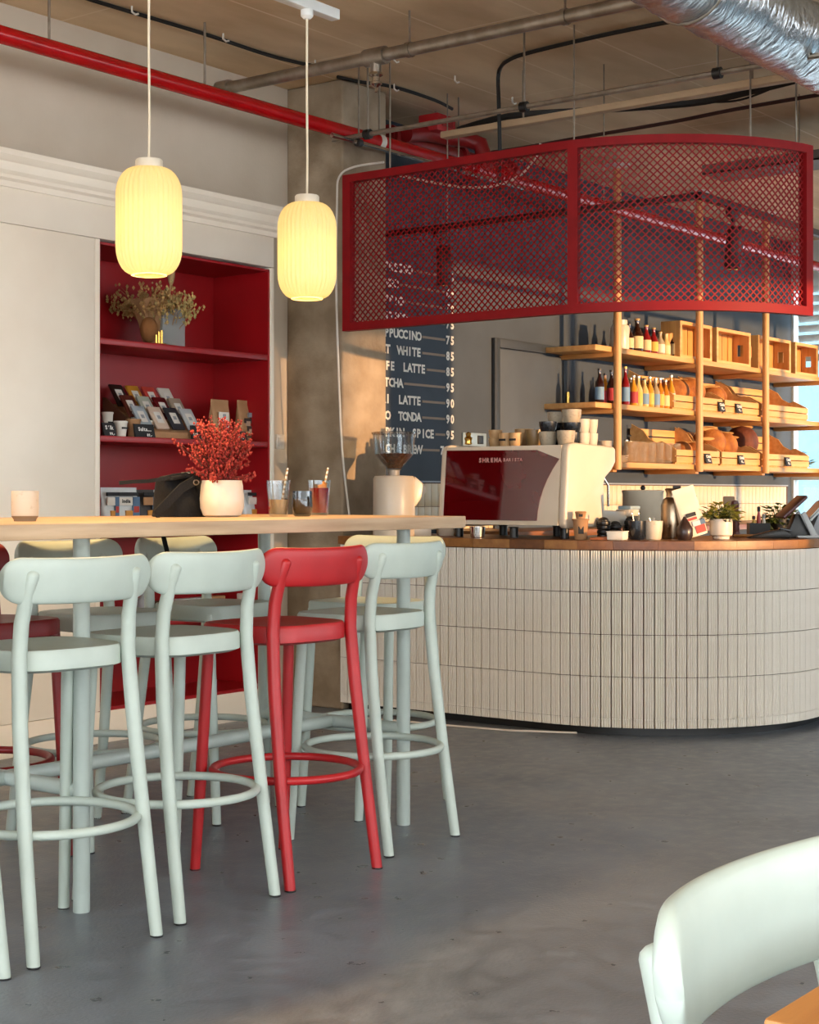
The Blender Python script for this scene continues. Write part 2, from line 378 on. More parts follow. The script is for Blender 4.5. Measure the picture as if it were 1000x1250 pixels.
# valve body and branch behind it (dark red)
v = thing('valve_pipe', 'short dark red pipe with flanged valve above the menu wall', 'pipe', (7.6, 5.62, 3.2))
MB().tube([(7.2, 5.62, 3.2), (8.5, 5.62, 3.2)], .048, 16).build('valve_barrel', REDDARK, v, world=True)
for xx in (7.22, 7.9, 8.45): MB().tube([(xx-.015, 5.62, 3.2), (xx+.015, 5.62, 3.2)], .07, 16).build('flange', REDDARK, v, world=True)
MB().tube([(7.9, 5.62, 3.2), (7.9, 5.62, CZ)], .008, 6).build('hanger_rod', STEEL, v, world=True)
bx = PY(532, 5.5); zc = 3.30
al = thing('alarm_box', 'small bright red alarm box hung under the ceiling beside the column', 'box', (bx, 5.5, zc-.05))
MB().box(bx-.09, bx+.09, 5.42, 5.56, zc-.05, zc+.05).build('housing', REDP, al, bevel=.008, world=True)
MB().tube([(bx, 5.5, zc+.04), (bx, 5.5, CZ)], .008, 6).build('hanger_rod', STEEL, al, world=True)
MB().box(bx-.05, bx+.05, 5.412, 5.422, zc-.02, zc+.02).build('lid', REDDARK, al, world=True)

# galvanised pipe
gp = thing('galvanised_pipe', 'thick galvanised steel pipe crossing the ceiling in front of the concrete column', 'pipe', (5.86, 5.5, 3.2))
MB().tube([(5.86, 5.62, 3.2), (5.86, -3.9, 3.2)], .03, 14).build('pipe_run', STEEL, gp, world=True)
MB().tube([(5.86, 5.66, 3.2), (5.86, 5.58, 3.2)], .042, 14).build('end_coupling', STEEL, gp, world=True)
y = PX(459, 5.86); MB().tube([(5.86, y+.06, 3.2), (5.86, y-.06, 3.2)], .042, 14).tube([(5.86, y, 3.2), (5.86, y, 3.12)], .026, 12).build('tee_fitting', STEEL, gp, world=True)
sp = MB().lathe([(.03, 0), (.034, -.012), (.018, -.02), (.018, -.04), (.028, -.045), (.028, -.055), (.006, -.07), (.006, -.09)], (5.86, y, 3.125), 14).build('sprinkler_head', CHROME, gp, world=True)
for u in (500, 690): y = PX(u, 5.86); MB().tube([(5.86, y, 3.2), (5.86, y, CZ)], .006, 6).tube([(5.86, y-.012, 3.2), (5.86, y+.012, 3.2)], .036, 12).build('hanger_rod', STEEL, gp, world=True)

# conduits
ca = thing('steel_conduit', 'thin steel conduit on threaded rods running above the red mesh canopy', 'conduit', (6.4, 5.4, 3.0))
MB().tube([(6.4, 5.36, 3.0), (6.4, -3.9, 3.0)], .0125, 8).build('conduit_run', STEEL, ca, world=True)
for u in (449, 640, 876):
    y = PX(u, 6.4); MB().tube([(6.4, y, 3.0), (6.4, y, CZ)], .006, 6).build('threaded_rod', STEEL, ca, world=True)
    MB().tube([(6.4, y-.018, 3.0), (6.4, y+.018, 3.0)], .026, 10).build('clamp', BLACKM, ca, world=True)
cb = thing('bright_conduit', 'bright steel conduit sloping from the column corner to behind the mesh', 'conduit', (6.45, 5.2, 2.99))
MB().tube([(PY(405, 5.2), 5.2, 2.97), (PY(640, 5.2), 5.2, 2.97)], .0125, 8).build('conduit_run', CHROME, cb, world=True)
for u in (438, 560):
    x = PY(u, 5.2); MB().tube([(x, 5.2, 2.97), (x, 5.2, CZ)], .005, 6).build('threaded_rod', STEEL, cb, world=True)
    MB().tube([(x-.015, 5.2, 2.97), (x+.015, 5.2, 2.97)], .022, 10).build('clamp', BLACKM, cb, world=True)
bd = thing('beige_duct', 'flat beige cable duct running under the ceiling above the canopy', 'duct', (7.05, 4, 3.1))
MB().box(7.02, 7.08, -3.9, 5.12, 3.09, 3.125).build('duct_run', mat('beige_duct', '#c3a684', .6), bd, bevel=.005, world=True)
for y in (4.6, 3.3): MB().tube([(7.05, y, 3.12), (7.05, y, CZ)], .006, 6).build('threaded_rod', STEEL, bd, world=True)
bt = thing('cable_tray', 'grey steel cable tray under the ceiling at the right edge', 'tray', (9.2, 3.4, 3.16))
MB().box(9.1, 9.4, -3.9, 4.6, 3.16, 3.17).box(9.1, 9.11, -3.9, 4.6, 3.16, 3.22).box(9.39, 9.4, -3.9, 4.6, 3.16, 3.22).build('tray_run', mat('dark_grey_steel', '#6d6358', .6), bt, world=True, smooth=False)
for y in (4.3, 3.6): MB().tube([(9.25, y, 3.17), (9.25, y, CZ)], .006, 6).build('threaded_rod', STEEL, bt, world=True)

zc_ = CZ-.012
cable('ceiling_cable', [PZ(u, v, zc_) for u, v in ((20, -32), (112, 0), (245, 40), (330, 68), (385, 81))], .010, CABLE, 'black cable clipped along the ceiling above the white cord pendants')
cable('ceiling_cable', [PZ(u, v, zc_) for u, v in ((412, 94), (440, 100), (480, 106), (530, 122), (552, 133))], .010, CABLE, 'black cable clipped to the ceiling over the concrete column')
p1 = PZ(609, 88, zc_)
cable('ceiling_cable', [PZ(862, 18, zc_), PZ(750, 40, zc_), PZ(655, 62, zc_), PZ(622, 73, zc_), p1, (p1[0], p1[1], 3.2), (p1[0]+.01, p1[1], 2.95), (p1[0], p1[1], 2.75)], .011, CABLE, 'black cable looping down from the ceiling to the red mesh canopy')
cable('ceiling_cable', [PZ(u, v, 3.2) for u, v in ((1010, 88), (940, 106), (860, 124), (780, 131), (700, 136), (620, 142), (560, 158))], .018, CABLE, 'thick black cable bundle sagging above the canopy')
cable('ceiling_cable', [PZ(u, v, 3.25) for u, v in ((1010, 114), (900, 133), (820, 149), (720, 166), (640, 180), (600, 186))], .011, mat('dark_red_cable', '#3a1713', .6), 'dark red brown cable strung low above the top rail of the canopy')
cable('ceiling_cable', [PZ(u, v, 3.22) for u, v in ((985, 78), (960, 99), (920, 117), (890, 124), (850, 124))], .006, CABLE, 'thin black cable drooping from the foil duct')
cable('power_cable', [(6.9, PX(483, 6.9), ZV(213, 6.9, PX(483, 6.9))), (6.9, PX(520, 6.9), ZV(221, 6.9, PX(520, 6.9))), (6.9, PX(575, 6.9), ZV(229, 6.9, PX(575, 6.9))), (6.9, PX(620, 6.9), ZV(222, 6.9, PX(620, 6.9))), (6.9, PX(650, 6.9), ZV(200, 6.9, PX(650, 6.9))), (6.9, PX(660, 6.9), ZV(175, 6.9, PX(660, 6.9)))], .007, WHITEC, 'white cord sagging behind the red mesh')
yl = 5.40
cable('power_cable', [(6.5, 5.1, 2.87), (6.5, 5.3, 2.87), (6.5, yl, 2.83), (6.5, yl+.015, 2.7), (6.5, yl+.02, 2.3), (6.52, yl+.025, 1.9), (6.56, 5.43, 1.4), (6.62, 5.43, 1.05), (6.64, 5.42, .96)], .006, WHITEC, 'thin white cord running down the left end of the canopy to the bar top')

# small white cable clips on the ceiling, singly
cl0 = None
for i, (u, v, wh) in enumerate(((165, 14, 'nearest the left pendant cord'), (276, 47, 'between the two pendant cords'), (388, 79, 'beside the right pendant cord'), (484, 73, 'near the sprinkler tee'), (484, 108, 'over the column'), (558, 98, 'on bare concrete left of the cable loop'), (628, 124, 'right of the cable loop'))):
    p = PZ(u, v, CZ-.02)
    o = MB().tube([(-.02, 0, .02), (-.02, 0, -.006), (0, 0, -.014), (.02, 0, -.006)], .005, 6).build('cable_clip', WHITEC) if cl0 is None else cl0.copy()
    if cl0 is None: cl0 = o
    else: COL.objects.link(o)
    o.location = p; tag(o, 'small white cable clip on the ceiling ' + wh, 'clip', 'ceiling cable clips')

# foil duct
fd = thing('foil_duct', 'crinkled silver foil insulated duct hung at the top right of the ceiling', 'duct', (6.2, 2.84, 3.1))
f = MB(); n, m = 28, 150; rnd = random.Random(3)
vs = []; fs = []
for i in range(m):
    x = 3.2+i*(13.2-3.2)/(m-1)
    for j in range(n):
        a = 2*PI*j/n; r = .165+rnd.uniform(-.006, .006)+.004*math.sin(i*.9+j*.7)
        vs.append((x+rnd.uniform(-.02, .02), 2.84+r*math.cos(a), 3.12+r*math.sin(a)))
for i in range(m-1):
    for j in range(n): k = (j+1) % n; fs.append((i*n+j, i*n+k, (i+1)*n+k, (i+1)*n+j))
f.add(vs, fs).build('foil_jacket', FOIL, fd, world=True, angle=60)
for x in (5.5, 7.3): f2 = MB().tube([(x, 2.84+.172*math.cos(a*PI/12), 3.12+.172*math.sin(a*PI/12)) for a in range(24)], .006, 6, closed=True).tube([(x, 2.84, 3.29), (x, 2.84, CZ)], .005, 6).build('hanger_band', STEEL, fd, world=True)

# white pendant track
tr = thing('pendant_track', 'white lighting track at the top from which the two pendants hang', 'track', (3.5, 3.7, 2.86))
xe = PY(410, 3.7)
MB().box(1.0, xe, 3.68, 3.72, 2.862, 2.90).build('rail', mat('white_track', '#dfe0dc', .4), tr, bevel=.003, world=True)
for x in (1.6, 3.0, 4.2): MB().tube([(x, 3.7, 2.89), (x, 3.7, CZ)], .003, 6).build('suspension_wire', STEEL, tr, world=True)

# pendants
def lampmat():
    m = bpy.data.materials.new('ribbed_opal_glass'); m.use_nodes = True; N = m.node_tree.nodes; L = m.node_tree.links
    for n_ in list(N): N.remove(n_)
    out = N.new('ShaderNodeOutputMaterial'); tr_ = N.new('ShaderNodeBsdfTranslucent'); df = N.new('ShaderNodeBsdfPrincipled'); em = N.new('ShaderNodeEmission')
    tr_.inputs[0].default_value = lin('#fff0bc'); df.inputs['Base Color'].default_value = lin('#f3e3b8'); df.inputs['Roughness'].default_value = .25
    mx = N.new('ShaderNodeMixShader'); mx.inputs[0].default_value = .55; ad = N.new('ShaderNodeAddShader')
    em.inputs[0].default_value = lin('#ffe08a'); em.inputs[1].default_value = .085
    L.new(df.outputs[0], mx.inputs[1]); L.new(tr_.outputs[0], mx.inputs[2]); L.new(mx.outputs[0], ad.inputs[0]); L.new(em.outputs[0], ad.inputs[1]); L.new(ad.outputs[0], out.inputs[0])
    return m
LAMPM = lampmat()
def pendant(x, y, label):
    zb, zt = 1.845, 2.185
    t = thing('pendant_lamp', label, 'lamp', (x, y, zb), 0, 'ribbed pendant lamps over the bar table')
    hh = zt-zb; R = .101; n = 180; prof = []
    for i in range(8): a = PI/2*(1-i/7); prof.append((.052+(R-.052)*math.cos(a), .085*(1-math.sin(a))))
    prof[0] = (.052, .0)
    for i in range(8): a = PI/2*i/7; prof.append((.045+(R-.045)*math.cos(a), hh-.09+.085*math.sin(a)))
    MB().lathe(prof, (0,0,0), n, 36, .032, closed=True).build('glass_shade', LAMPM, t, angle=80)
    shd = t.children[0]
    MB().lathe([(.046, .0), (.056, .0), (.056, .01), (.046, .01)], (0,0,-.004), 32, closed=True).build('rim', LAMPM, shd)
    MB().lathe([(.043, hh-.006), (.043, hh+.018), (.040, hh+.022), (.006, hh+.024)], (0,0,0), 28).build('cap', mat('pendant_cap', '#e0d6c4', .4), t)
    pts = [(0, 0, hh+.02), (.004, .002, hh+.15), (-.003, -.002, hh+.4), (0, 0, 2.865-zb)]
    MB().tube(pts, .0042, 8).build('cord', mat('pendant_cord', '#e2d4ba', .6), t)
    MB().lathe([(.012, 2.83-zb), (.022, 2.84-zb), (.022, 2.866-zb)], (0,0,0), 14).build('track_adapter', mat('white_track', '#dfe0dc', .4), t)
    b = MB().ball((0, 0, .19), .028, 14, 10)
    bm_ = bpy.data.materials.new('bulb'); bm_.use_nodes = True; bp = bm_.node_tree.nodes['Principled BSDF']
    bp.inputs['Emission Color'].default_value = lin('#ffe0a0'); bp.inputs['Emission Strength'].default_value = 1.0
    b.build('bulb', bm_, t)
    ld = bpy.data.lights.new('bulb_light', 'POINT'); ld.energy = .22; ld.color = (1, .70, .34); ld.shadow_soft_size = .03
    lo = bpy.data.objects.new('bulb_light', ld); COL.objects.link(lo); lo.parent = t; lo.location = (0, 0, .15)
    l2 = bpy.data.lights.new('bulb_spill', 'SPOT'); l2.energy = 22; l2.spot_size = 2.7; l2.spot_blend = .5; l2.color = (1, .62, .26); l2.shadow_soft_size = .045
    lo2 = bpy.data.objects.new('bulb_spill', l2); COL.objects.link(lo2); lo2.parent = t; lo2.location = (0, 0, -.012)
    return t
pendant(2.756, 3.7, 'glowing ribbed glass pendant lamp just beyond the left edge of the picture')
pendant(3.516, 3.7, 'glowing ribbed glass pendant lamp nearer the camera, hanging left over the table')
pendant(4.276, 3.7, 'glowing ribbed glass pendant lamp in front of the concrete column')

# black spotlight track behind the mesh
bk = thing('spotlight_track', 'black L shaped lighting track behind the red mesh canopy', 'track', (7.2, 3.65, 2.62))
MB().box(7.18, 7.22, 3.65, 5.8, 2.62, 2.655).build('rail', BLACKM, bk, world=True, bevel=.003)
MB().box(7.18, 11.5, 3.63, 3.67, 2.62, 2.655).build('cross_rail', BLACKM, bk, world=True, bevel=.003)
for p in ((7.2, 5.2), (7.2, 4.2), (8.4, 3.65), (10.2, 3.65)): MB().tube([(p[0], p[1], 2.65), (p[0], p[1], CZ)], .004, 6).build('suspension_wire', STEEL, bk, world=True)
def spot(x, y, label, tilt, L=.22, r=.045):
    t = thing('track_spotlight', label, 'spotlight', (x, y, 2.60), 0, 'black track spotlights')
    MB().box(-.05, .05, -.018, .018, -.02, .02).build('adapter', BLACKM, t, bevel=.003)
    MB().tube([(0, 0, -.02), (0, 0, -.09)], .012, 8).build('stem', BLACKM, t)
    c = Vector((tilt[0], tilt[1], -1)).normalized(); p = Vector((0.03, 0, -.09)); a = p-c*.03; b = p+c*(L-.03)
    MB().tube([a, a+c*.01, b-c*.004, b], [r*.85, r, r, r*.95], 20).build('lamp_head', BLACKM, t)
    MB().tube([b+c*.0005, b+c*.003], [r*.8, r*.8], 16).build('lens', GOLD, t)
spot(7.2, PX(538, 7.2), 'black cylinder spotlight over the menu board lettering', (.05, 0))
spot(PY(895, 3.65), 3.65, 'black cylinder spotlight behind the curved mesh at right', (.1, .15))
spot(10.3, 3.65, 'second black spotlight farther back behind the curved mesh', (0, .5), .16)

# ================================================================== RED MESH CANOPY
zb, zt = 2.01, 2.83
ccx, ccy, CR = 7.5, 4.10, 1.0
def cpath(s_):                       # distance along the canopy plan -> point
    y0 = 5.36; L1 = y0-ccy
    if s_ <= L1: return (ccx-CR, y0-s_)
    a = (s_-L1)/CR; return (ccx-CR*math.cos(a), ccy-CR*math.sin(a))
a_end = math.acos((ccx-7.30)/CR); Ltot = (5.36-ccy)+CR*a_end; Lmid = 5.36-3.96
can = thing('mesh_canopy', 'curved red expanded metal mesh canopy hanging above the coffee bar', 'canopy', (6.8, 4.2, zb))
def band(s0, s1, z0, z1, th, n):
    b = MB(); vs = []; fs = []
    for i in range(n+1):
        s_ = s0+(s1-s0)*i/n; p = Vector(cpath(s_)); q = Vector(cpath(min(s_+.001, Ltot+1))); t = (q-p).normalized(); nn = Vector((t.y, -t.x))
        for o_, z in ((-th/2, z0), (th/2, z0), (th/2, z1), (-th/2, z1)): vs.append((p.x+nn.x*o_, p.y+nn.y*o_, z))
    for i in range(n):
        for j in range(4): k = (j+1) % 4; fs.append((4*i+j, 4*i+k, 4*i+4+k, 4*i+4+j))
    fs += [(3,2,1,0), (4*n, 4*n+1, 4*n+2, 4*n+3)]
    return b.add(vs, fs)
for s0, s1, n in ((0, Lmid, 16), (Lmid, Ltot, 26)):
    band(s0, s1, zb, zb+.043, .045, n).build('bottom_rail', REDMET, can, world=True)
    band(s0, s1, zt-.04, zt, .045, n).build('top_rail', REDMET, can, world=True)
for s_ in (0, Lmid-.025, Ltot-.05): band(s_, s_+.05, zb+.043, zt-.04, .044, 2).build('upright', REDMET, can, world=True)
for s_ in (.3, Lmid, Lmid+.85, Ltot-.1):
    p = cpath(s_); MB().tube([(p[0], p[1], zt-.01), (p[0], p[1], CZ)], .005, 6).build('suspension_rod', STEEL, can, world=True)
cw, ch = .036, .035
def mesh_panel(s0, s1):
    b = MB(); W = s1-s0; Z0, Z1 = zb+.042, zt-.039; Hh = Z1-Z0; half = .0031
    for sg in (1, -1):
        nmin = -int(Hh/ch)-2; nmax = int(W/cw)+int(Hh/ch)+2
        for i in range(nmin, nmax):
            pts = []; steps = int(Hh/ch*2)
            for k in range(steps+1):
                z = Hh*k/steps; s_ = i*cw+sg*z/ch*cw if sg > 0 else i*cw-z/ch*cw
                if -1e-6 <= s_ <= W+1e-6: pts.append((s_, z))
            if len(pts) < 2: continue
            vs = []; fs = []
            for (s_, z) in pts:
                p = Vector(cpath(s0+s_)); q = Vector(cpath(s0+s_+.001)); t = (q-p).normalized(); nn = Vector((t.y, -t.x)); o_ = half*.75
                for ds, dn in ((-half*.9, -o_), (half*.9, -o_), (half*.9, o_), (-half*.9, o_)):
                    vs.append((p.x+t.x*ds+nn.x*dn, p.y+t.y*ds+nn.y*dn, Z0+z-sg*ds*.55))
            m_ = len(pts)
            for a in range(m_-1):
                for j in range(4): k = (j+1) % 4; fs.append((4*a+j, 4*a+k, 4*a+4+k, 4*a+4+j))
            b.add(vs, fs)
    return b
mesh_panel(.03, Lmid-.02).build('mesh_panel', REDMET, can, world=True, smooth=False, kind='stuff')
mesh_panel(Lmid+.02, Ltot-.03).build('mesh_panel', REDMET, can, world=True, smooth=False, kind='stuff')

# ================================================================== WHITE CABINET WALL WITH RED RECESS
YF, YK = 5.60, 6.02
X0, X1 = PY(122, YF), PY(331, YF)
XL, XE = 1.0, PY(334.5, YF)
ZR0, ZR1 = .157, 2.322
cab = thing('cabinet_wall', 'white built in cabinet wall with moulded cornice and red lined shelf recess', 'cabinet', (5.0, YF, 0))
def cpart(name, m, *boxes, **kw):
    b = MB()
    for bb in boxes: b.box(*bb)
    return b.build(name, m, cab, world=True, **kw)
cpart('top_fascia', WHITEW, (XL, XE, YF, YK, ZR1+.012, 2.52), bevel=.002)
cpart('plinth', WHITEW, (XL, XE, YF+.002, YK, 0, .147), bevel=.002)
cpart('right_stile', WHITEW, (X1, XE, YF, YK, .150, ZR1+.009), bevel=.001)
cpart('left_stile', WHITEW, (X0-.028, X0, YF, YK, .150, ZR1+.009), bevel=.001)
pan = None
xx = X0-.031
for i in range(6):
    cpart('door_panel', WHITEW, (xx-.548, xx, YF, YF+.022, .150, ZR1+.009), bevel=.0015); xx -= .552
cpart('carcass', mat('cabinet_inside', '#8d857a', .8), (XL, X0-.03, YF+.024, YK, .15, ZR1))
# cornice profile, with return at the right end
prof = [(0, 2.49), (.012, 2.49), (.014, 2.515), (.03, 2.525), (.03, 2.54), (.045, 2.555), (.05, 2.575), (.05, 2.59), (.066, 2.60), (.078, 2.615), (.078, 2.64), (0, 2.64)]
cor = MB(); vs = []; fs = []; np_ = len(prof)
for (X_, ex, back) in ((XL, 0, 0), (XE, 1, 0), (XE, 1, 1)):
    for (o_, z) in prof:
        vs.append((X_+ex*o_, (YF-o_) if not back else 5.849, z))
for i in range(2):
    for j in range(np_): k = (j+1) % np_; fs.append((i*np_+j, i*np_+k, (i+1)*np_+k, (i+1)*np_+j))
fs += [tuple(range(np_))[::-1], tuple(range(2*np_, 3*np_))]
cor.add(vs, fs).build('cornice', WHITEW, cab, world=True, angle=25)
cpart('recess_back', REDC, (X0, X1, YK-.015, YK, ZR0, ZR1))
cpart('recess_side', REDC, (X0, X0+.012, YF+.01, YK-.015, ZR0, ZR1)); cpart('recess_side', REDC, (X1-.012, X1, YF+.01, YK-.015, ZR0, ZR1))
cpart('recess_top', REDC, (X0, X1, YF+.01, YK-.015, ZR1-.012, ZR1)); cpart('recess_floor', REDC, (X0, X1, YF+.004, YK-.015, ZR0-.012, ZR0+.006))
SH = [1.878, 1.425, .99, .545]
for z in SH: cpart('shelf', REDC, (X0+.012, X1-.012, YF+.012, YK-.015, z-.028, z), bevel=.002)
sw = thing('light_switch', 'white light switch on the wall strip beside the column', 'switch', (6.5, YB, 1.38))
x = PY(341, YB); MB().box(x-.035, x+.03, YB-.012, YB, 1.40, 1.48).build('plate', mat('switch_white', '#d9d6cf', .4), sw, bevel=.003, world=True); MB().box(x-.02, x+.015, YB-.017, YB-.011, 1.415, 1.465).build('rocker', mat('switch_white', '#d9d6cf', .4), sw, bevel=.002, world=True)

# ---- things on the red shelves
def shx(u, dy=.12): Y = YF+dy; return PY(u, Y), Y
def px(u, Y, n): return n*DEP(PY(u, Y), Y)/F         # n vertical pixels at column u -> metres

def stems(root, base, n, h, spread, r_st, m_st, blob_m, blob_r, nb, rnd, up=.5, name='flower_head', squash=1, flat=1):
    st = MB(); bl = MB()
    for i in range(n):
        a = rnd.uniform(0, 2*PI); sp = spread*math.sqrt(rnd.uniform(.02, 1)); hh = h*rnd.uniform(.6, 1)*(1-.35*(sp/spread)**2)
        tip = Vector((sp*math.cos(a), sp*math.sin(a)*flat, hh)); mid = Vector((tip.x*.45, tip.y*.45, hh*.6)); b0 = Vector((tip.x*.12, tip.y*.12, 0))
        st.tube([base+b0, base+mid, base+tip], [r_st, r_st*.8, r_st*.4], 4)
        for k in range(nb):
            t = up+(1-up)*k/max(1, nb-1)
            q = (b0*(1-t)+mid*t)*(1-t)+(mid*(1-t)+tip*t)*t
            q = q+Vector((rnd.gauss(0, 1), rnd.gauss(0, 1), rnd.gauss(0, 1)))*blob_r*1.3
            bl.octa(base+q, blob_r*rnd.uniform(.6, 1.2))
    st.build('stem_bundle', m_st, root, kind='stuff', smooth=False); bl.build(name, blob_m, root, kind='stuff', smooth=False)

# glass vase with dried flowers
x, y = shx(205, .16)
vz = thing('glass_vase', 'clear square glass vase holding dried flowers on the top red shelf', 'vase', (x, y, SH[0]), -.3)
o_ = MB().box(-.062, .062, -.062, .062, 0, .19); o_.f = [f for i, f in enumerate(o_.f) if i != 1]
o_.build('glass_body', cloudy('vase_glass', '#d3dcde', .3), vz, smooth=False); MB().box(-.055, .055, -.055, .055, .004, .012).build('glass_base', mat('glass_base', '#b9bfc2', .1), vz)
x2, y2 = shx(205, .16); db = thing('dried_bouquet', 'dried flower bouquet standing in the glass vase under the left pendant', 'flowers', (x2, y2, SH[0]+.014))
rnd = random.Random(5)
stems(db, Vector((0,0,0)), 46, .36, .19, .0018, DRY, DRY2, .009, 9, rnd, .62, 'seed_head')
MB().tube([(0,0,.0),(0.01,0,.2),(.02,0,.34)], [.003,.004,.004], 6).ball((.022,0,.37), (.02,.02,.07)).build('grass_plume', mat('pale_plume', '#b08f66', .9), db)
x3, y3 = shx(166, .2); d2 = thing('paper_bouquet', 'dried brown hydrangea bunch wrapped in torn kraft paper beside the glass vase', 'flowers', (x3+.10, y3, SH[0]))
MB().lathe([(.03, 0), (.045, .05), (.06, .12), (.088, .2), (.10, .235)], (0,0,0), 14, 5, .12).build('paper_wrap', KRAFT, d2)
stems(d2, Vector((0,0,.1)), 50, .23, .23, .0018, DRY, DRY, .010, 8, rnd, .55, 'petal_cluster')
MB().ball((-.06,-.05,.08), (.05,.04,.065)).build('dried_leaf', mat('dried_leaf_brown', '#8a5a2e', .9, bump=.5, bscale=50), d2)
g = thing('candle_holder', 'small gold candle holder with three upright bars before the glass vase', 'candle holder', (*shx(194, .045), SH[0]))
for k, hh in ((-.018, .045), (0, .062), (.018, .07)): MB().lathe([(.007, .004), (.007, hh)], (k,0,0), 10).build('bar', GOLD, g)
MB().box(-.032, .032, -.018, .018, 0, .005).build('base', GOLD, g)

# paper cups, pouch and signs at the left of the second shelf
def papercup(u, z, hgt, r, m, label, dy=.1, cap=None):
    x, y = shx(u, dy); t = thing('paper_cup', label, 'cup', (x, y, z), 0, 'cups on the second red shelf')
    pcb = MB().lathe([(r*.75, 0), (r, hgt), (r*1.06, hgt+.002), (r*1.06, hgt-.006)], (0,0,0), 20).build('cup_body', m, t)
    MB().box(-r*.55, r*.55, -r*.99, -r*.8, hgt*.5, hgt*.62).build('printed_mark', CHALK, pcb); return t
papercup(131, SH[1], .115, .028, PAPER, 'tall white paper tub at the left end of the second red shelf', .12)
papercup(147.5, SH[1], .072, .032, PAPER, 'white paper cup right of the left chalk sign on the second shelf', .06)
papercup(163, SH[1], .085, .035, KRAFT, 'brown kraft paper cup in front of the white pouch', .08)
papercup(180, SH[1], .085, .036, PAPER, 'white paper cup behind the wider chalk price sign', .13)
def pouch(name, u, z, wd, hg, m, label, dy=.12, dep=.06, cat='bag', rz=0, group=None, loc=None):
    x, y = shx(u, dy) if loc is None else loc
    t = thing(name, label, cat, (x, y, z), rz, group)
    b = MB(); vs = []; fs = []; n = 16
    rows = [(0, 1, 1), (.06, 1.02, 1.05), (.35, 1.0, .95), (.65, .98, .6), (.85, .97, .2), (.9, .97, .08), (1, .97, .06)]
    for (t_, w_, d_) in rows:
        for i in range(n):
            a = 2*PI*i/n; ca, sa = math.cos(a), math.sin(a); e = .45
            vs.append((wd/2*w_*math.copysign(abs(ca)**e, ca), dep/2*d_*math.copysign(abs(sa)**e, sa), hg*t_))
    for j in range(len(rows)-1):
        for i in range(n): k = (i+1) % n; fs.append((j*n+i, j*n+k, (j+1)*n+k, (j+1)*n+i))
    fs += [tuple(range(n))[::-1], tuple((len(rows)-1)*n+i for i in range(n))]
    b.add(vs, fs).build('bag_body', m, t); return t
def bag_face(t, dep, boxes):            # flat print on the front (-Y) of a pouch: (name, mat, x0,x1,z0,z1)
    for k, (nm, m_, a, b, c, d) in enumerate(boxes): MB().box(a, b, -dep/2*1.06-.002-.0004*k, -dep/2*.9, c, d).build(nm, m_, t.children[0], smooth=False)
WP = pouch('snack_pouch', 168, SH[1], .075, .135, PAPER, 'white snack pouch with small dark print standing behind kraft cup', .15, .045)
bag_face(WP, .045, [('print_patch', mat('plum_print', '#5a2030', .7), -.012, .012, .05, .066), ('print_band', GREYC, -.02, .02, .03, .036)])
def chalk_sign(u, wpx, hpx, z, label, lines, dy=.02, cat='sign', loc=None, wd=None, hg=None, rz=0, tiltg='chalk price signs on the red shelves'):
    if loc is None: x, y = shx(u, dy); wd = px(u, y, wpx)/(S-kk(u)*C)*1.0; hg = px(u, y, hpx)
    else: x, y = loc
    t = thing('chalk_sign', label, cat, (x, y, z), rz, tiltg)
    bo_ = MB().prism([(-.006, 0), (.006, 0), (.016, hg), (.010, hg)], 'X', -wd/2, wd/2).build('board', CHALK, t, smooth=False)
    MB().prism([(.006, 0), (.04, 0), (.010, hg*.7), (.006, hg*.7)], 'X', -.006, .006).build('strut', CHALK, t, smooth=False)
    b = MB(); yd = Vector((0, .016/hg, 1)).normalized()
    for st, fx, fz, sz in lines: b.text(st, Vector((fx*wd, -.008+.016*fz, fz*hg)), (1,0,0), yd, sz*hg, align='c')
    b.build('chalk_writing', CHALKT, bo_, smooth=False); return t
chalk_sign(134, 15, 16, SH[1], 'black chalk sign at the far left of the second red shelf', [('Sálk', 0, .5, .42), ('99,-', .15, .08, .28)])
chalk_sign(177, 24, 16, SH[1], 'wider black chalk sign before the chocolate display', [('Sulta...', 0, .48, .4), ('89,-', .2, .08, .28)])

# stepped chocolate display
xd, yd_ = shx(212, .06)
ds = thing('chocolate_display', 'stepped kraft cardboard display stand for chocolate bars', 'display', (xd-.23, yd_, SH[1]))
DW = .44
MB().prism([(0, 0), (.25, 0), (.25, .17), (.235, .17), (.16, .115), (.15, .125), (.075, .06), (.065, .07), (0, .03)], 'X', 0, DW).build('stand', KRAFT, ds, smooth=False)
MB().prism([(-.004, 0), (.25, 0), (.25, .2), (.23, .2), (-.004, .035)], 'X', -.006, 0).build('side_cheek', mat('brown_card', '#5b3521', .8), ds, smooth=False)
MB().prism([(-.004, 0), (.25, 0), (.25, .2), (.23, .2), (-.004, .035)], 'X', DW, DW+.006).build('side_cheek', mat('brown_card', '#5b3521', .8), ds, smooth=False)
BC = [('dark brown', '#2c1a14'), ('amber', '#c98a2a'), ('coral red', '#c2463c'), ('white', '#d5cfc4'),
      ('chestnut', '#5d2a1e'), ('sage', '#a6ab9c'), ('maroon', '#5c0d12'), ('taupe', '#9a8a78'),
      ('pale blue', '#9ea9b0'), ('blush', '#cdb6a2'), ('charcoal', '#2b2d33'), ('silver', '#b4b9bb')]
LBL = mat('bar_label', '#d6d2ca', .6)
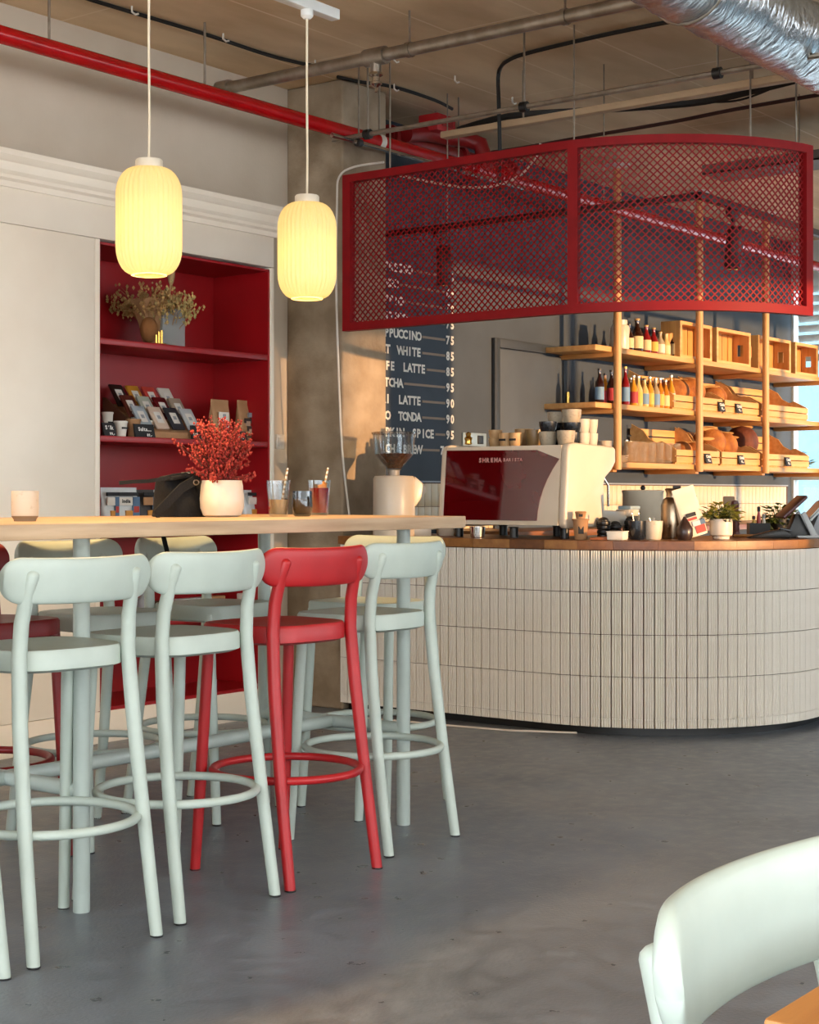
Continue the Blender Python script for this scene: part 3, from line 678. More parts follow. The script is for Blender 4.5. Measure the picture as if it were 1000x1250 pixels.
for i, (cn, hx) in enumerate(BC):
    r_, c_ = divmod(i, 4); row = 2-r_
    t = thing('chocolate_bar', '%s wrapped chocolate bar, %s from left in the %s row of the stepped display' % (cn, ORD[c_+1], ['back', 'middle', 'front'][r_]), 'chocolate', (xd-.23+.058+c_*.108, yd_+.012+row*.078, SH[1]+.055+row*.055), 0, 'chocolate bars in the display')
    al_ = math.radians(38); Rm = (al_-PI/2+PI/2)
    e = (-(PI/2-al_)+PI/2-.0, 0, 0)
    w_ = MB().cbox((0, .03, .045), (.082, .011, .13), (-.6, 0, 0)).build('wrapper', mat('wrap_'+cn.replace(' ', '_'), hx, .45), t, bevel=.002)
    MB().cbox((0, .03-.0052, .045+.0036), (.042, .002, .065), (-.6, 0, 0)).build('label_patch', LBL, w_, smooth=False)
    MB().cbox((0, .03-.0060, .045+.0046), (.02, .002, .02), (-.6, 0, 0)).build('label_mark', GREYC, w_, smooth=False)
chalk_sign(240, 11, 17, SH[1], 'small slate price sign clipped to the front of the chocolate display', [('129,-', 0, .25, .3)], .03)
# kraft coffee bags
kb = pouch('kraft_bag', 268, SH[1], .135, .215, KRAFT, 'kraft paper bag with white label and pink flower print', .16)
bag_face(kb, .06, [('label', PAPER, -.035, .035, .03, .15), ('flower_print', mat('pink_print', '#c8606a', .7), -.026, .024, .065, .105), ('emblem_print', GREYC, -.01, .012, .12, .14), ('flower_print', mat('red_print', '#b32e35', .7), -.01, .02, .04, .068)])
pouch('kraft_bag', 287, SH[1], .13, .205, mat('kraft_dark', '#7a4a22', .8), 'darker brown kraft bag standing behind the two printed kraft bags', .30)
kb = pouch('kraft_bag', 300, SH[1], .135, .22, KRAFT, 'kraft paper bag with dark nut print at the right of the second shelf', .16)
bag_face(kb, .06, [('nut_print', mat('dark_print', '#3a2c28', .7), -.04, .03, .10, .125), ('nut_print', mat('cream_print', '#b99c84', .7), -.03, .0, .085, .11), ('nut_print', mat('dark_print', '#3a2c28', .7), -.02, .035, .06, .085), ('nut_print', mat('cream_print', '#b99c84', .7), -.01, .028, .045, .07), ('emblem_print', GREYC, -.015, .012, .13, .155), ('text_band', mat('dark_print', '#3a2c28', .7), -.02, .02, .025, .032)])
chalk_sign(293.5, 17, 12, SH[1], 'black chalk sign reading 289 before the kraft bags', [('289,-', 0, .28, .5)], .03)

# third shelf: white printed coffee bags, only partly above the table
SKY = mat('print_blue', '#4c6a86', .6); RDP = mat('print_red', '#b23a2e', .6); ORP = mat('print_orange', '#c98a35', .6)
for i, (u, lb, wd) in enumerate(((131, 'white coffee bag with parrot coloured print cut off by the left stile, third shelf', .10), (150.5, 'white coffee bag labelled India with blue and red print on the third shelf', .175), (177, 'dark fronted coffee bag with tan label half hidden by the black bag', .12), (198, 'white and black coffee bag directly behind the black shoulder bag', .13), (221, 'white coffee bag mostly hidden behind the black shoulder bag', .12), (304, 'white coffee bag with black foot band right of the cream pot', .12))):
    z = SH[2]; dk = i in (2,)
    t = pouch('coffee_bag', u, z, wd, .195 if i < 2 else .185, mat('coffee_bag_white', '#cfd3d2', .5) if not dk else mat('coffee_bag_dark', '#2a2522', .5), lb, .13, .07, 'bag', 0, 'printed coffee bags on the third shelf')
    b2 = [('header_band', CHALK, -wd*.36, wd*.36, .155, .172), ('label', PAPER if not dk else KRAFT, -wd*.34, wd*.14, .11, .148), ('blue_print', SKY, wd*.16, wd*.4, .04, .15), ('red_print', RDP, wd*.18, wd*.38, .075, .105), ('orange_print', ORP, -wd*.1, wd*.14, .06, .085), ('foot_band', CHALK, -wd*.4, wd*.12, .012, .05)]
    bag_face(t, .07, b2)
    if i == 1: MB().text('India', (-.018, -.0415, .122), (1,0,0), (0,0,1), .024, align='c').build('lettering', CHALK, t, smooth=False)
# fourth shelf: small tins and packets seen between the stools
for i, (u, hpx, m_, lb, dy) in enumerate(((175, 20, GREYC, 'grey pump bottle on the lowest red shelf', .1), (198, 13, mat('brown_tin', '#5a3a28', .6), 'brown packet on the lowest red shelf', .14), (226, 14, mat('pale_tin', '#b9bcc0', .5), 'white and black packet on the lowest red shelf', .12), (245, 14, mat('pale_tin', '#b9bcc0', .5), 'pale packet with dark emblem on the lowest red shelf', .12), (262, 14, KRAFT, 'kraft tub on the lowest red shelf', .14), (302, 14, PAPER, 'white packet at the right of the lowest red shelf', .14))):
    x, y = shx(u, dy); hg = px(u, y, hpx)+.03; t = thing('packet' if i else 'pump_bottle', lb, 'packet' if i else 'bottle', (x, y, SH[3]))
    if i == 0:
        MB().lathe([(.03, 0), (.032, .01), (.032, .1), (.012, .115), (.012, .13)], (0,0,0), 16).build('bottle_body', m_, t); MB().tube([(0,0,.13),(0,0,.15),(.03,0,.152)], .005, 6).build('pump_spout', BLACKP, t)
    else:
        MB().box(-.05, .05, -.03, .03, 0, hg).build('carton', m_, t, bevel=.004); MB().box(-.03, .03, -.0312, -.029, hg*.2, hg*.55).build('label_patch', CHALK, t, smooth=False)
chalk_sign(283, 28, 13, SH[3], 'black chalk sign reading hand grind on the lowest red shelf', [('HAND', 0, .55, .32), ('BREW', 0, .12, .32)], .05)

# ================================================================== BAR TABLE
TZ0, TZ1 = 1.035, 1.076
tb = thing('bar_table', 'long high bar table with oak top on mint white steel posts', 'table', (3, 3.7, 0))
MB().box(1.35, PY(569, 3.2), 3.2, 4.2, TZ0, TZ1).build('table_top', OAK, tb, bevel=.003, world=True)
for x in (1.49, 2.963, 4.425):
    for y in (3.385, 4.04): MB().lathe([(.0225, 0), (.0235, .004), (.0235, TZ0)], (x, y, 0), 20).build('leg', MINTM, tb, world=True)
    MB().tube([(x, 3.385, .335), (x, 4.04, .335)], .0225, 14).build('cross_rail', MINTM, tb, world=True)
MB().tube([(1.49, 3.71, .335), (4.425, 3.71, .335)], .0225, 14).build('foot_rail', MINTM, tb, world=True)
MB().box(1.45, 4.46, 3.64, 3.76, TZ0-.012, TZ0-.001).build('under_beam', MINTM, tb, world=True)

# ================================================================== STOOLS AND CHAIR
def backrest(m, root, top, hgt, name='backrest'):
    b = MB(); W = .226; n = 48; vs = []; fs = []; th = .024 if hgt < .12 else .030; K = 20
    def prof_row(x):                    # rounded ends
        rr = hgt*.42; t = max(0, abs(x)-(W-rr))
        return hgt/2-(rr-math.sqrt(max(0, rr*rr-t*t)))*.9
    xs = [W*math.sin(PI/2*(-1+2*i/n)) for i in range(n+1)]
    for x in xs:
        hh = max(prof_row(x), .012); y0 = -.168+.92*x*x; zc = top-hgt/2; lift = .12*x*x
        ring = []
        for k in range(K):
            a = 2*PI*k/K; cz = math.copysign(abs(math.sin(a))**.6, math.sin(a)); cy = math.copysign(abs(math.cos(a))**.8, math.cos(a))
            ring.append((x, y0+th/2*cy-(cz*hh)*.10, zc+lift+hh*cz))
        vs += ring
    for i in range(n):
        for k in range(K): q = (k+1) % K; fs.append((i*K+k, i*K+q, (i+1)*K+q, (i+1)*K+k))
    fs += [tuple(range(K))[::-1], tuple(n*K+k for k in range(K))]
    return b.add(vs, fs).build(name, m, root, angle=89)
def seat_mesh(m, root, z, th=.058):
    b = MB(); n = 40; vs = []; fs = []
    def outline(a, s_):
        ca, sa = math.cos(a), math.sin(a); e = .55
        w_ = .192+.02*sa; x = w_*math.copysign(abs(ca)**e, ca); y = .178*math.copysign(abs(sa)**e, sa)+.04
        return x*s_, (y-.04)*s_+.04
    rows = [(.90, z-th), (1.0, z-th+.008), (1.0, z-.008), (.975, z), (.9, z), (.7, z-.006), (.4, z-.012), (0, z-.013)]
    for s_, zz in rows:
        for i in range(n): x, y = outline(2*PI*i/n, max(s_, .001)); vs.append((x, y, zz))
    for j in range(len(rows)-1):
        for i in range(n): k = (i+1) % n; fs.append((j*n+i, j*n+k, (j+1)*n+k, (j+1)*n+i))
    fs.append(tuple(range(n))[::-1])
    return b.add(vs, fs).build('seat', m, root, angle=50)
def stool(m, label, loc, rz, group='bar stools around the high table', chair=False):
    t = thing('cafe_chair' if chair else 'bar_stool', label, 'chair' if chair else 'stool', loc, rz, group)
    dz = -.19 if chair else 0; sz = .760
    if chair: sz = .46
    for s_ in (-1, 1):
        if chair: P = [(.185, -.20, 0), (.182, -.16, .25), (.18, -.122, .43), (.178, -.118, .56), (.175, -.138, .65), (.172, -.16, .732)]
        else: P = [(.189, -.205, 0), (.183, -.16, .30), (.174, -.125, .58), (.168, -.112, .74), (.165, -.118, .83), (.161, -.138, .91), (.157, -.155, .952)]
        R_ = [.0165, .018, .0195, .0195, .019, .018, .0165][:len(P)]
        lg = MB().tube([(s_*a, b, c) for a, b, c in P], R_, 14, dome=True).build('leg', m, t, angle=60)
        MB().lathe([(.0155, .0), (.0172, .001), (.0172, .005)], (s_*.189 if not chair else s_*.185, P[0][1], 0), 14).build('rubber_foot', BLACKP, lg)
        lg = MB().tube([(s_*.19, .205, 0), (s_*.183, .185, .3), (s_*.172, .16, sz-.03)], [.0155, .0175, .0175], 12).build('leg', m, t, angle=60)
        MB().lathe([(.0145, .0), (.0162, .001), (.0162, .005)], (s_*.19, .205, 0), 14).build('rubber_foot', BLACKP, lg)
    seat_mesh(m, t, sz)
    backrest(m, t, .782 if chair else .992, .125 if chair else .116)
    if not chair: MB().tube([(.224*math.cos(2*PI*i/48), .232*math.sin(2*PI*i/48)*.98, .31) for i in range(48)], .0125, 10, closed=True).build('foot_ring', m, t)
    return t
s1 = stool(MINT, 'mint white bar stool nearest the camera with its whole back in view', (2.745, 3.26, 0), -.09)
def st(label, loc, rz, m=None):
    o = dup(s1, loc, rz, label)
    if m: recol(o, MINT, m)
    return o
st('mint white bar stool cut off by the left edge, one leg showing', (2.262, 3.275, 0), -.06)
st('mint white bar stool directly left of the red near side stool', (3.225, 3.28, 0), 0)
st('red bar stool on the near side of the high table', (3.68, 3.268, 0), -.06, REDP)
st('mint white bar stool directly right of the red stool, by the table end', (4.185, 3.33, 0), .03)
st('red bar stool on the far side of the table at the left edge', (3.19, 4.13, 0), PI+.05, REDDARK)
st('mint white stool on the far side of the table below the speckled cup', (3.655, 4.115, 0), PI-.02)
st('mint white stool on the far table side with a black strap over its back', (4.185, 4.12, 0), PI+.12)
st('mint white bar stool standing across the right end of the table', (4.665, 3.70, 0), PI/2+.06)
fc = stool(MINT, 'mint white cafe chair in the bottom right foreground', (1.46, .535, 0), PI, None, True)
ft = thing('cafe_table', 'light wooden cafe table top at the bottom right corner', 'table', (1.75, .17, 0))
MB().box(1.15, 2.35, -.19, .53, .715, .745).build('table_top', wood('warm_oak', '#c98c4c', '#b1733a', 'X', .4), ft, bevel=.004, world=True)
MB().lathe([(.24, 0), (.24, .012), (.04, .03), (.03, .06), (.03, .70), (.12, .715)], (1.75, .17, 0), 24).build('pedestal', BLACKM, ft, world=True)

# ================================================================== THINGS ON THE BAR TABLE
T = TZ1
def tpt(u, Y): return (PY(u, Y), Y, T)
c1 = thing('speckled_cup', 'speckled stoneware cup standing alone at the left of the table', 'cup', tpt(30.5, 3.55))
rr = px(30, 3.55, 16.5)
MB().lathe([(rr*.78, 0), (rr*.8, .006), (rr*.97, .014), (rr, .02), (rr, .085), (rr*.94, .085), (rr*.93, .02), (0, .016)], (0,0,0), 28).build('cup_body', CERAM, c1)
MB().lathe([(rr*.80, 0), (rr*.82, .005), (rr*.99, .015)], (0,0,.0), 28).build('foot_ring', mat('raw_clay', '#8d7358', .8), c1)
# pot with heather
Yp = 3.72; xp = PY(271, Yp); Rp = px(271, Yp, 27); pot = thing('flower_pot', 'cream glazed round pot holding red heather on the table', 'pot', (xp, Yp, T))
MB().lathe([(Rp*.7, 0), (Rp*.86, .006), (Rp*.98, .03), (Rp*1.0, .06), (Rp*.95, .105), (Rp*.9, .122), (Rp*.83, .122), (Rp*.83, .10), (0, .10)], (0,0,0), 36).build('pot_body', CERAMW, pot)
MB().lathe([(Rp*.82, .1), (Rp*.8, .108), (0, .112)], (0,0,0), 20).build('soil', mat('soil', '#2f2119', .95), pot)
he = thing('heather_plant', 'bushy dried red heather growing out of the cream pot', 'plant', (xp-.012, Yp, T+.108))
rnd = random.Random(11); stm = MB(); bl = MB(); bl2 = MB()
def sprig(dx, dy, hh, dense=26):
    a = Vector((dx*.15, dy*.15, 0)); tip = Vector((dx, dy, hh)); mid = Vector((dx*.5, dy*.5, hh*.62))
    stm.tube([a, mid, tip], [.0022, .0018, .001], 4)
    for k in range(dense):
        t_ = .12+.88*k/(dense-1); q = (a*(1-t_)+mid*t_)*(1-t_)+(mid*(1-t_)+tip*t_)*t_
        q = q+Vector((rnd.gauss(0, .0065), rnd.gauss(0, .0065), rnd.gauss(0, .005)))
        (bl2 if rnd.random() < .33 else bl).octa(q, rnd.uniform(.0035, .0062))
for i in range(95):
    a = rnd.uniform(0, 2*PI); q = math.sqrt(rnd.uniform(.01, 1))*.125
    sprig(q*math.cos(a), q*math.sin(a)*.8, rnd.uniform(.13, .235)*(1-.25*(q/.125)**3))
for i in range(34):
    a = rnd.uniform(0, 2*PI); q = rnd.uniform(.09, .135); sprig(q*math.cos(a), q*math.sin(a)*.8, rnd.uniform(.02, .10), 18)
sprig(-.15, .06, .15, 22); sprig(-.17, .03, .13, 20); sprig(.12, -.03, .08, 18)
stm.build('stem_bundle', mat('heather_stem', '#5a2a1c', .8), he, kind='stuff', smooth=False)
bl.build('blossom', HEATH, he, kind='stuff', smooth=False); bl2.build('pale_blossom', HEATH2, he, kind='stuff', smooth=False)
# black shoulder bag
Yb = 3.86; xb0, xb1 = PY(200, Yb), PY(246, Yb); bw = xb1-xb0
bg = thing('shoulder_bag', 'black fabric shoulder bag slumped on the table beside the cream pot', 'bag', ((xb0+xb1)/2, Yb, T))
b = MB(); vs = []; fs = []; n = 20
for (tz, wf, df, sh) in ((0, .98, 1.0, 0), (.02, 1.04, 1.05, 0), (.25, 1.02, 1.0, 0), (.6, .99, .85, -.01), (.9, 1.03, .5, -.015), (.985, 1.05, .3, -.02), (1.0, 1.0, .2, -.02)):
    for i in range(n):
        a = 2*PI*i/n; ca, sa = math.cos(a), math.sin(a); e = .5; wob = 1+.02*math.sin(3*a+7*tz)
        vs.append((bw/2*wf*wob*math.copysign(abs(ca)**e, ca)+sh, .075*df*wob*math.copysign(abs(sa)**e, sa), .135*tz+(.01*math.cos(a)*tz)))
for j in range(6):
    for i in range(n): k = (i+1) % n; fs.append((j*n+i, j*n+k, (j+1)*n+k, (j+1)*n+i))
fs += [tuple(range(n))[::-1], tuple(6*n+i for i in range(n))]
b.add(vs, fs).build('bag_body', BLACKF, bg)
def strap(pts, wd, th):
    b = MB(); vs = []; fs = []; P = [Vector(p) for p in pts]
    for i, p in enumerate(P):
        t_ = (P[min(i+1, len(P)-1)]-P[max(i-1, 0)]).normalized(); sd_ = t_.cross(Vector((0, 1, 0))).normalized(); nn = t_.cross(sd_)
        for a_, c_ in ((-1,-1),(1,-1),(1,1),(-1,1)): vs.append(p+sd_*(wd/2*a_)+nn*(th/2*c_))
    for i in range(len(P)-1):
        for j in range(4): k = (j+1) % 4; fs.append((4*i+j, 4*i+k, 4*i+4+k, 4*i+4+j))
    fs += [(3,2,1,0), tuple(4*(len(P)-1)+q for q in range(4))]
    return b.add(vs, fs)
k_ = bw
strap([(-.0, -.08, .128), (-k_*.35, -.075, .142), (-k_*.62, -.07, .138), (-k_*.9, -.068, .126), (-k_*1.25, -.065, .118), (-k_*1.6, -.06, .116), (-k_*1.92, -.06, .112)], .012, .006).build('shoulder_strap', BLACKF, bg, angle=60)
strap([(-k_*.2, -.088, .12), (-k_*.5, -.086, .098), (-k_*.85, -.083, .05), (-k_*1.15, -.08, .008)], .032, .006).build('carry_strap', BLACKF, bg, angle=60)
MB().cbox((-k_*.3, -.045, .137), (.16, .06, .014), (0, -.12, .1)).build('flap', BLACKF, bg, bevel=.005)
MB().cbox((-k_*.1, -.05, .143), (.05, .03, .006), (0, .1, 0)).build('tag_strip', mat('pale_tag', '#bcc5c0', .5), bg, bevel=.001)
MB().tube([(-.03+.012*math.cos(i*PI/6), -.092, .115+.008*math.sin(i*PI/6)) for i in range(12)], .0022, 6, closed=True).build('buckle', STEEL, bg)
xs_, Ys_ = PY(190, 4.28), 4.28
tag(strap([(xs_-.10, 4.21, TZ0-.005), (xs_-.03, 4.22, TZ0-.012), (xs_, 4.245, TZ0-.02), (xs_+.005, 4.24, .985), (xs_+.015, 4.232, .93), (xs_+.03, 4.23, .9)], .02, .004).build('hanging_strap', BLACKF), 'black strap hanging over the back of a far side stool', 'strap')

# drinks
def straw(t, p0, p1, m1, m2):
    a, b = Vector(p0), Vector(p1); sw_ = MB().tube([a, b], .0038, 8).build('straw', m1, t)
    n = 9
    for i in range(n): q = a.lerp(b, (i+.5)/n); w_ = (b-a).normalized()*.0035; MB().tube([q-w_, q+w_], .0041, 8).build('straw_stripe', m2, sw_)
def liquid(name, hx, rough=.1): return mat(name, hx, rough, coat=.6, scale=14)
Yd = 3.66
x = PY(340, Yd); R1 = px(340, Yd, 14.5); h1 = px(340, Yd, 44)
g1 = thing('berry_drink', 'faceted glass of pale drink with red berries and a paper straw', 'drink', (x, Yd, T))
MB().lathe([(R1*.72, 0), (R1*.76, .006), (R1*1.0, h1), (R1*.95, h1), (R1*.72, .008), (0, .008)], (0,0,0), 28, 14, .02).build('glass', GLASSM, g1)
MB().lathe([(R1*.70, .009), (R1*.83, h1*.47), (0, h1*.47)], (0,0,0), 24).build('pale_liquid', cloudy('pale_tea', '#e6c491', .45), g1)
rb = random.Random(4)
for i in range(7):
    a = rb.uniform(0, 6.28); q = R1*.64; MB().ball((q*math.cos(a), q*math.sin(a), .018+i*.006), .0085, 10, 6).build('berry', mat('raspberry', '#b01524', .5, bump=.5, bscale=90) if i % 3 else mat('blueberry', '#1e1c28', .5), g1)
straw(g1, (.01, .0, .02), (.034, -.012, h1+.042), mat('straw_cream', '#e0d8c8', .5), mat('straw_tan', '#a8875a', .5))
x = PY(369, 3.60); R2 = px(369, 3.6, 12.3); h2 = px(369, 3.6, 31)
g2 = thing('smoked_tumbler', 'short smoked ribbed tumbler of iced coffee between two taller drinks', 'drink', (x, 3.60, T))
MB().lathe([(R2*.7, 0), (R2*.9, .007), (R2*1.02, h2*.4), (R2*.95, h2), (R2*.9, h2), (R2*.95, h2*.4), (R2*.8, .01), (0, .01)], (0,0,0), 48, 20, .022).build('glass', SMOKE, g2)
MB().lathe([(R2*.78, .011), (R2*.92, h2*.4), (R2*.9, h2*.7), (0, h2*.7)], (0,0,0), 24).build('coffee', mat('iced_coffee', '#b87c40', .2, col2='#9a5f2a', scale=30), g2)
x = PY(390, 3.72); R3 = px(390, 3.72, 14); h3 = px(390, 3.72, 43)
g3 = thing('red_drink', 'tall glass of red iced drink with orange slices and straw', 'drink', (x, 3.72, T))
MB().lathe([(R3*.74, 0), (R3*.78, .006), (R3*1.0, h3), (R3*.95, h3), (R3*.74, .008), (0, .008)], (0,0,0), 28).build('glass', GLASSM, g3)
MB().lathe([(R3*.72, .010), (R3*.9, h3*.78), (0, h3*.8)], (0,0,0), 24).build('red_liquid', liquid('hibiscus', '#8e0a14'), g3)
for i, (a, zz) in enumerate(((-.3, .80), (.35, .86), (1.2, .8))):
    MB().cbox((R3*.45*math.sin(a*2), -R3*.55+i*.01, h3*zz), (.036, .007, .022), (.5*a, a*.6, a)).build('orange_slice', mat('orange_slice', '#d8862a', .5), g3, bevel=.003)
straw(g3, (.0, .0, .02), (.032, -.014, h3+.045), mat('straw_cream', '#e0d8c8', .5), mat('straw_tan', '#a8875a', .5))

# ================================================================== COFFEE BAR COUNTER
BX, BCX, BCY, BR, BYE = 6.56, 7.52, 4.15, .96, 5.44
XEND = 12.4
def bpath(s_, off=0.0):                 # off > 0: outwards
    L1 = BYE-BCY
    if s_ < L1: return (BX-off, BYE-s_), PI
    a = (s_-L1)/BR
    if a < PI/2: return (BCX-(BR+off)*math.cos(a), BCY-(BR+off)*math.sin(a)), PI+a
    return (BCX+(s_-L1-BR*PI/2), BCY-BR-off), 1.5*PI
LQ = (BYE-BCY)+BR*PI/2
def outline(off, din, xend=XEND, n=28):
    P = [(BX-off, BYE)]
    for i in range(n+1): a = PI/2*i/n; P.append((BCX-(BR+off)*math.cos(a), BCY-(BR+off)*math.sin(a)))
    P += [(xend, BCY-BR-off), (xend, BCY-BR+din)]
    ri = BR-din
    for i in range(n+1): a = PI/2*(1-i/n); P.append((BCX-ri*math.cos(a), BCY-ri*math.sin(a)))
    P += [(BX+din, BYE)]
    return P
ctr = thing('bar_counter', 'curved coffee bar counter faced with ribbed ivory tiles', 'counter', (7.2, 3.9, 0))
MB().prism(outline(-.012, .68), 'Z', .045, .888).build('body', GROUT, ctr, world=True)
MB().prism(outline(-.07, .62), 'Z', 0, .045).build('toe_kick', BLACKM, ctr, world=True)
tw, thh, gap = .0508, .1965, .0046
def tile_mesh(hh, name):
    b = MB(); W = (tw-gap)/2; pts = []; ribs = 4; bw2 = 2*W/ribs
    for r in range(ribs):
        x0 = -W+r*bw2
        for fx, fy in ((0, .0015), (.2, .0078), (.5, .0098), (.8, .0078)): pts.append((x0+fx*bw2, fy))
    pts.append((W, .0015)); poly = [(-W, -.006)]+pts+[(W, -.006)]
    b.prism([(p[0], -p[1]) for p in poly], 'Z', 0, hh)
    return b
proto = None; zrow = [.888-.2*(i+1) for i in range(4)]
ntile = 0; smax = LQ+.25
i = 0; low = MB()
while True:
    s_ = tw*(i+.5)
    if s_ > smax: break
    (x, y), ang = bpath(s_); rz = ang-1.5*PI
    for z in zrow:
        if ntile < 296:
            if proto is None: o = proto = tile_mesh(thh, 'tile').build('tile', TILE, ctr, smooth=True, angle=50)
            else: o = proto.copy(); COL.objects.link(o)
            o.location = Vector((x, y, z))-ctr.location; o.rotation_euler = (0, 0, rz); ntile += 1
        else:
            t_ = tile_mesh(thh, 'x'); M = Matrix.Translation((x, y, z)) @ Matrix.Rotation(rz, 4, 'Z'); low.add([M @ a for a in t_.v], t_.f)
    t_ = tile_mesh(.04, 'x'); M = Matrix.Translation((x, y, .0465)) @ Matrix.Rotation(rz, 4, 'Z'); low.add([M @ a for a in t_.v], t_.f)
    i += 1
# the rest of the long front, off to the right of the picture, and the cut bottom course
s_ = tw*(i+.5)
while s_ < LQ+(XEND-BCX):
    (x, y), ang = bpath(s_)
    for z, hh in [(q, thh) for q in zrow]+[(.0465, .04)]:
        t_ = tile_mesh(hh, 'x'); low.add([a+Vector((x, y, z)) for a in t_.v], t_.f)
    s_ += tw
low.build('cut_tile_course', TILE, ctr, world=True, kind='stuff', angle=50)
# worktop
wt = thing('bar_worktop', 'oiled solid wood worktop following the curved bar counter', 'worktop', (7.2, 3.9, .889))
MB().prism(outline(.012, .70), 'Z', .889, .932).build('slab', WALNUT, wt, world=True)
sL = 0; k = 0; Lall = LQ+1.2; rs = random.Random(2)
while sL < Lall:
    ln = rs.uniform(.12, .22); s1_ = min(sL+ln, Lall); n = max(2, int((s1_-sL)/.03)); vs = []; fs = []
    for q in range(n+1):
        s_ = sL+(s1_-.0012-sL)*q/n
        for off, z in ((.011, .8895), (.022, .8895), (.022, .930), (.020, .932), (.011, .9325)):
            (x, y), a_ = bpath(s_, off); vs.append((x, y, z))
    for q in range(n):
        for j in range(5): jj = (j+1) % 5; fs.append((5*q+j, 5*q+jj, 5*q+5+jj, 5*q+5+j))
    fs += [tuple(range(5))[::-1], tuple(5*n+j for j in range(5))]
    MB().add(vs, fs).build('edge_stave', STAVES[rs.randrange(4)], wt, world=True, smooth=False); sL = s1_; k += 1
tag(MB().tube([(6.35, 5.3, .006), (6.4, 5.0, .006), (6.43, 4.6, .006), (6.47, 4.3, .006), (6.6, 4.0, .006)], .005, 6).build('floor_cable', WHITEC), 'thin white cable lying on the floor along the foot of the bar', 'cable')

WT = .9328
# ---- espresso machine (rear panel towards the stools)
mx0 = 6.66; my0, my1 = 4.10, 4.87
em = thing('espresso_machine', 'large cream espresso machine with glossy dark red back panel', 'espresso machine', (6.9, 4.48, WT))
def sideprof(ins=0):
    return [(mx0+.02, .985+ins), (mx0+.60, .985+ins), (mx0+.615, 1.0+ins), (mx0+.60, 1.065), (mx0+.38, 1.072), (mx0+.37, 1.20), (mx0+.385, 1.235), (mx0+.45, 1.275), (mx0+.49, 1.315), (mx0+.49, 1.385), (mx0+.47, 1.395), (mx0+.09, 1.408), (mx0+.045, 1.40), (mx0+.03, 1.375), (mx0, 1.03), (mx0+.005, 1.0)]
MB().prism(sideprof(), 'Y', my0, my0+.045).build('side_shell', CREAM, em, bevel=.012, seg=3, world=True)
MB().prism(sideprof(), 'Y', my1-.035, my1).build('side_shell', CREAM, em, bevel=.012, seg=3, world=True)
MB().prism([(mx0+.02, 1.0), (mx0+.36, 1.0), (mx0+.36, 1.385), (mx0+.05, 1.39)], 'Y', my0+.045, my1-.035).build('chassis', CREAM, em, world=True)
MB().box(mx0+.04, mx0+.47, my0+.045, my1-.035, 1.378, 1.392).build('cup_tray', CHROME, em, world=True, bevel=.004)
MB().box(mx0+.36, mx0+.59, my0+.045, my1-.035, 1.0, 1.05).build('drip_tray', CHROME, em, world=True)
MB().box(mx0+.36, mx0+.47, my0+.045, my1-.035, 1.25, 1.37).build('group_housing', CHROME, em, world=True, bevel=.01)
for y in (4.28, 4.5, 4.7):
    MB().tube([(mx0+.42, y, 1.25), (mx0+.42, y, 1.2)], .03, 14).tube([(mx0+.42, y, 1.2), (mx0+.56, y, 1.19)], .012, 8).build('group_head', CHROME, em, world=True)
# red back panel in the sloping rear plane
sl = .35/.345
def rear(y, z, o_=.004): x = mx0+.03*(z-1.03)/.345; return (x-o_, y, z)
rp_ = [(my1-.038, 1.022), (my0+.165, 1.022)]
for i in range(7): t_ = i/6; rp_.append((my0+.165-.01*t_-.105*t_**2.2, 1.022+.305*t_))
rp_ += [(my0+.05+.13, 1.372), (my1-.038, 1.378)]
b = MB(); n = len(rp_); vs = [rear(y, z, .006) for y, z in rp_]+[rear(y, z, -.01) for y, z in rp_]
b.add(vs, [tuple(range(n)), tuple(range(n, 2*n))[::-1]]+[(i, n+i, n+(i+1) % n, (i+1) % n) for i in range(n)])
b.build('back_panel', REDGLOSS, em, world=True, angle=30)
b = MB(); q = [(my1-.036, 1.0), (my0+.045, 1.0), (my0+.045, 1.395), (my1-.036, 1.395)]
b.add([rear(y, z, 0) for y, z in q]+[rear(y, z, -.03) for y, z in q], [(0,1,2,3),(7,6,5,4),(0,4,5,1),(1,5,6,2),(2,6,7,3),(3,7,4,0)]).build('back_shell', CREAM, em, world=True)
nz_ = Vector((-.35, 0, .03)).normalized()
MB().text('SHREMA', rear(4.63, 1.315, .0075), (0,-1,0), (.085,0,1), .030, .024).text('BARISTA', rear(4.478, 1.318, .0075), (0,-1,0), (.085,0,1), .022, .0165).build('lettering', mat('pink_silver', '#c99a94', .3, .3), em, world=True, smooth=False)
for y in (my0+.06, my0+.36, my1-.07):
    for x in (mx0+.09, mx0+.5): MB().lathe([(.022, 0), (.022, .05), (.03, .055)], (x, y, WT), 14).build('foot', BLACKP, em, world=True)
MB().tube([(mx0+.48, my0+.09, 1.27), (mx0+.53, my0+.07, 1.2), (mx0+.535, my0+.07, 1.09)], .006, 8).build('steam_wand', CHROME, em, world=True)
MB().cbox((mx0+.66, my0+.02, 1.083), (.10, .08, .02)).build('tray_button', mat('pale_blue_grey', '#9db0b8', .3), em, world=True, bevel=.006)
MB().box(mx0+.59, mx0+.70, my0-.02, my0+.06, 1.04, 1.074).build('tray_arm', CREAM, em, world=True, bevel=.006)

